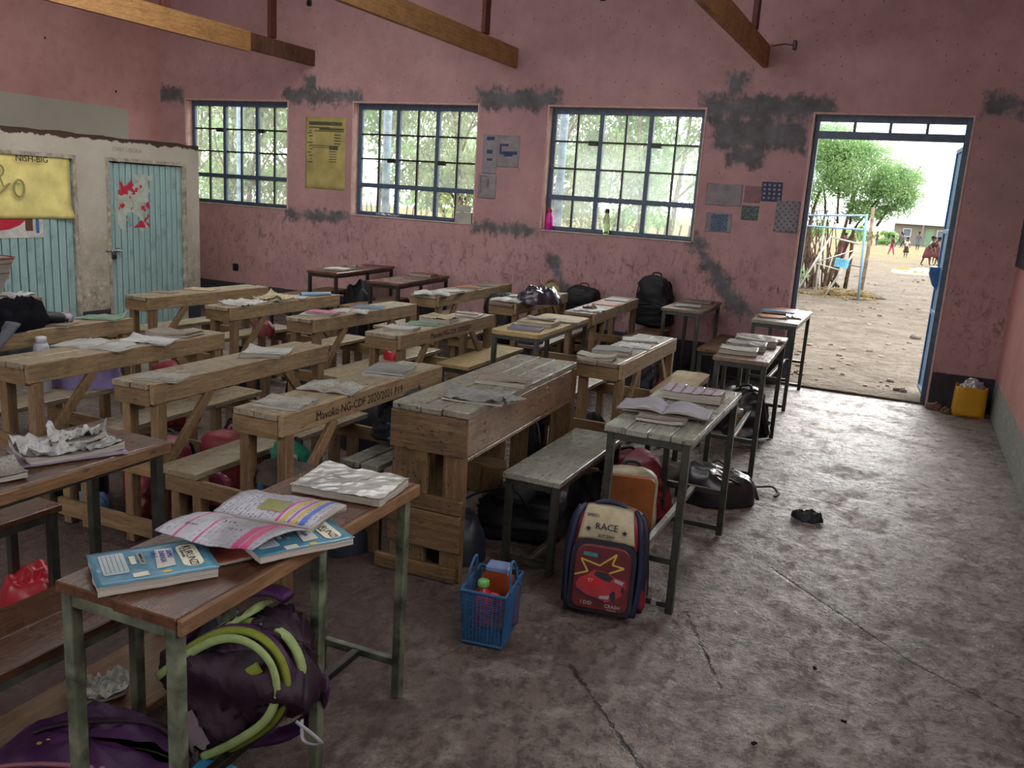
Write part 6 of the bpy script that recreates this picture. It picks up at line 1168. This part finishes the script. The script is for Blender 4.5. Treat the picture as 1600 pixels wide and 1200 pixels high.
# window sill things
def bottle(label, x, m_, capm, h, r=.034, y=YW + .045):
    t = thing('water_bottle', label, 'bottle', (x, y, WZ0)); MB().lathe([(r * .8, 0), (r, .008), (r, h * .62), (r * .72, h * .72), (r * .55, h * .82), (r * .5, h * .86)], 22).build('body', m_, t, smooth=True); MB().lathe([(r * .62, h * .85), (r * .66, h * .88), (r * .62, h), (r * .3, h * 1.02)], 16).build('cap', capm, t, smooth=True)
bottle('bright magenta water bottle in the left corner of the large window sill', -3.465, plain('magenta_plastic', 'd81b95', .35, .5, .02, 5, 0, 0), plain('red_cap', 'a03040', .4), .215, .038)
gm = Mt('green_tinted_plastic', .12, .6); gm.p.inputs['Base Color'].default_value = lin('a9c48a'); gm.p.inputs['Transmission Weight'].default_value = .75; gm.p.inputs['Alpha'].default_value = .85
bottle('clear green water bottle standing on the large window sill', -2.84, gm.mat, M_STEELD, .25, .036)
t = thing('tissue_carton', 'small open pale carton in the right corner of the middle window sill', 'box', (-4.46, YW + .05, WZ0)); cm = plain('pale_carton', 'a9a89f', .6, .3)
for lo, hi in (((-.10, -.045, 0), (-.094, .045, .11)), ((.094, -.045, 0), (.10, .045, .11)), ((-.094, -.045, 0), (.094, -.039, .11)), ((-.094, .039, 0), (.094, .045, .11)), ((-.094, -.039, 0), (.094, .039, .006))): part(lambda b: b.box(lo, hi, .001), 'panel', cm, t)
part(lambda b: b.box((-.094, -.046, .115), (.094, -.042, .19), .001, R=Matrix.Rotation(-.3, 3, 'X')), 'raised_flap', cm, t)
book('crumpled clear wrapper on the middle window sill', -5.44, YW + .04, WZ0, .28, .06, 0, .006, plain('clear_wrapper', 'a9b0ba', .2, .8, .2, 12, 0, .6), seed=96, wav=.02, crump=.025, cat='wrapper', name='plastic_wrapper')
# yellow container by the door and scraps
t = thing('yellow_container', 'cut yellow jerrycan full of scrunched plastic in the corner by the doorway', 'container', (.625, 8.17, 0), radians(6)); ym = plain('yellow_plastic', 'd09a22', .45, .4, .06, 6, 0, .1); q = vnoise(97)
MB().sheet(lambda u, v: (.128 * spow(cos(2 * pi * u), .5) * (1 - .04 * v), .085 * spow(sin(2 * pi * u), .5), .005 + (.25 + .022 * q(cos(6.28 * u) * 2, sin(6.28 * u) * 2)) * v), lambda u, v: (.124 * spow(cos(2 * pi * u), .5) * (1 - .04 * v), .081 * spow(sin(2 * pi * u), .5), .005 + (.25 + .022 * q(cos(6.28 * u) * 2, sin(6.28 * u) * 2)) * v), 44, 12).build('body', ym, t, smooth=True); MB().box((-.12, -.078, .0), (.12, .078, .006), .002).build('base', ym, t)
mound('scrunched clear plastic bags in the yellow container', .625, 8.17, .17, .21, .13, .12, plain('scrunched_plastic', 'b3b2b5', .15, .9, .3, 14, .1, 1.), 0, 98, 'wrapper', 'plastic_scraps', 1.6, sq=.5)
for k, (x, y, lab) in enumerate(((.37, 8.22, 'brown scrap pile on the floor between door frame and yellow container'), (.46, 8.15, 'small brown leaf scrap beside the yellow container'))): mound(lab, x, y, 0, .13 - .04 * k, .08, .045, PBN, 20 * k, 99 + k, 'scrap', 'floor_scrap', 1.)
mound('crumpled black plastic scrap lying alone on the aisle floor', -.31, 4.66, 0, .17, .09, .035, BLACK, -10, 102, 'scrap', 'floor_scrap', 1.2)
for k, (x, y) in enumerate(((.02, 2.75), (-.22, 2.48), (-.62, 1.98), (-.55, 1.86), (.18, 2.5), (-.1, 3.05))):
    o = MB().box((-.009, -.006, 0), (.009, .006, .005), .002, jit=.001).build('floor_crumb', M_DARK, loc=(x, y, .001), rot=(0, 0, k)); tag(o, 'small dark crumb of dirt on the bare aisle floor', 'crumb', 'dirt crumbs on the aisle floor')
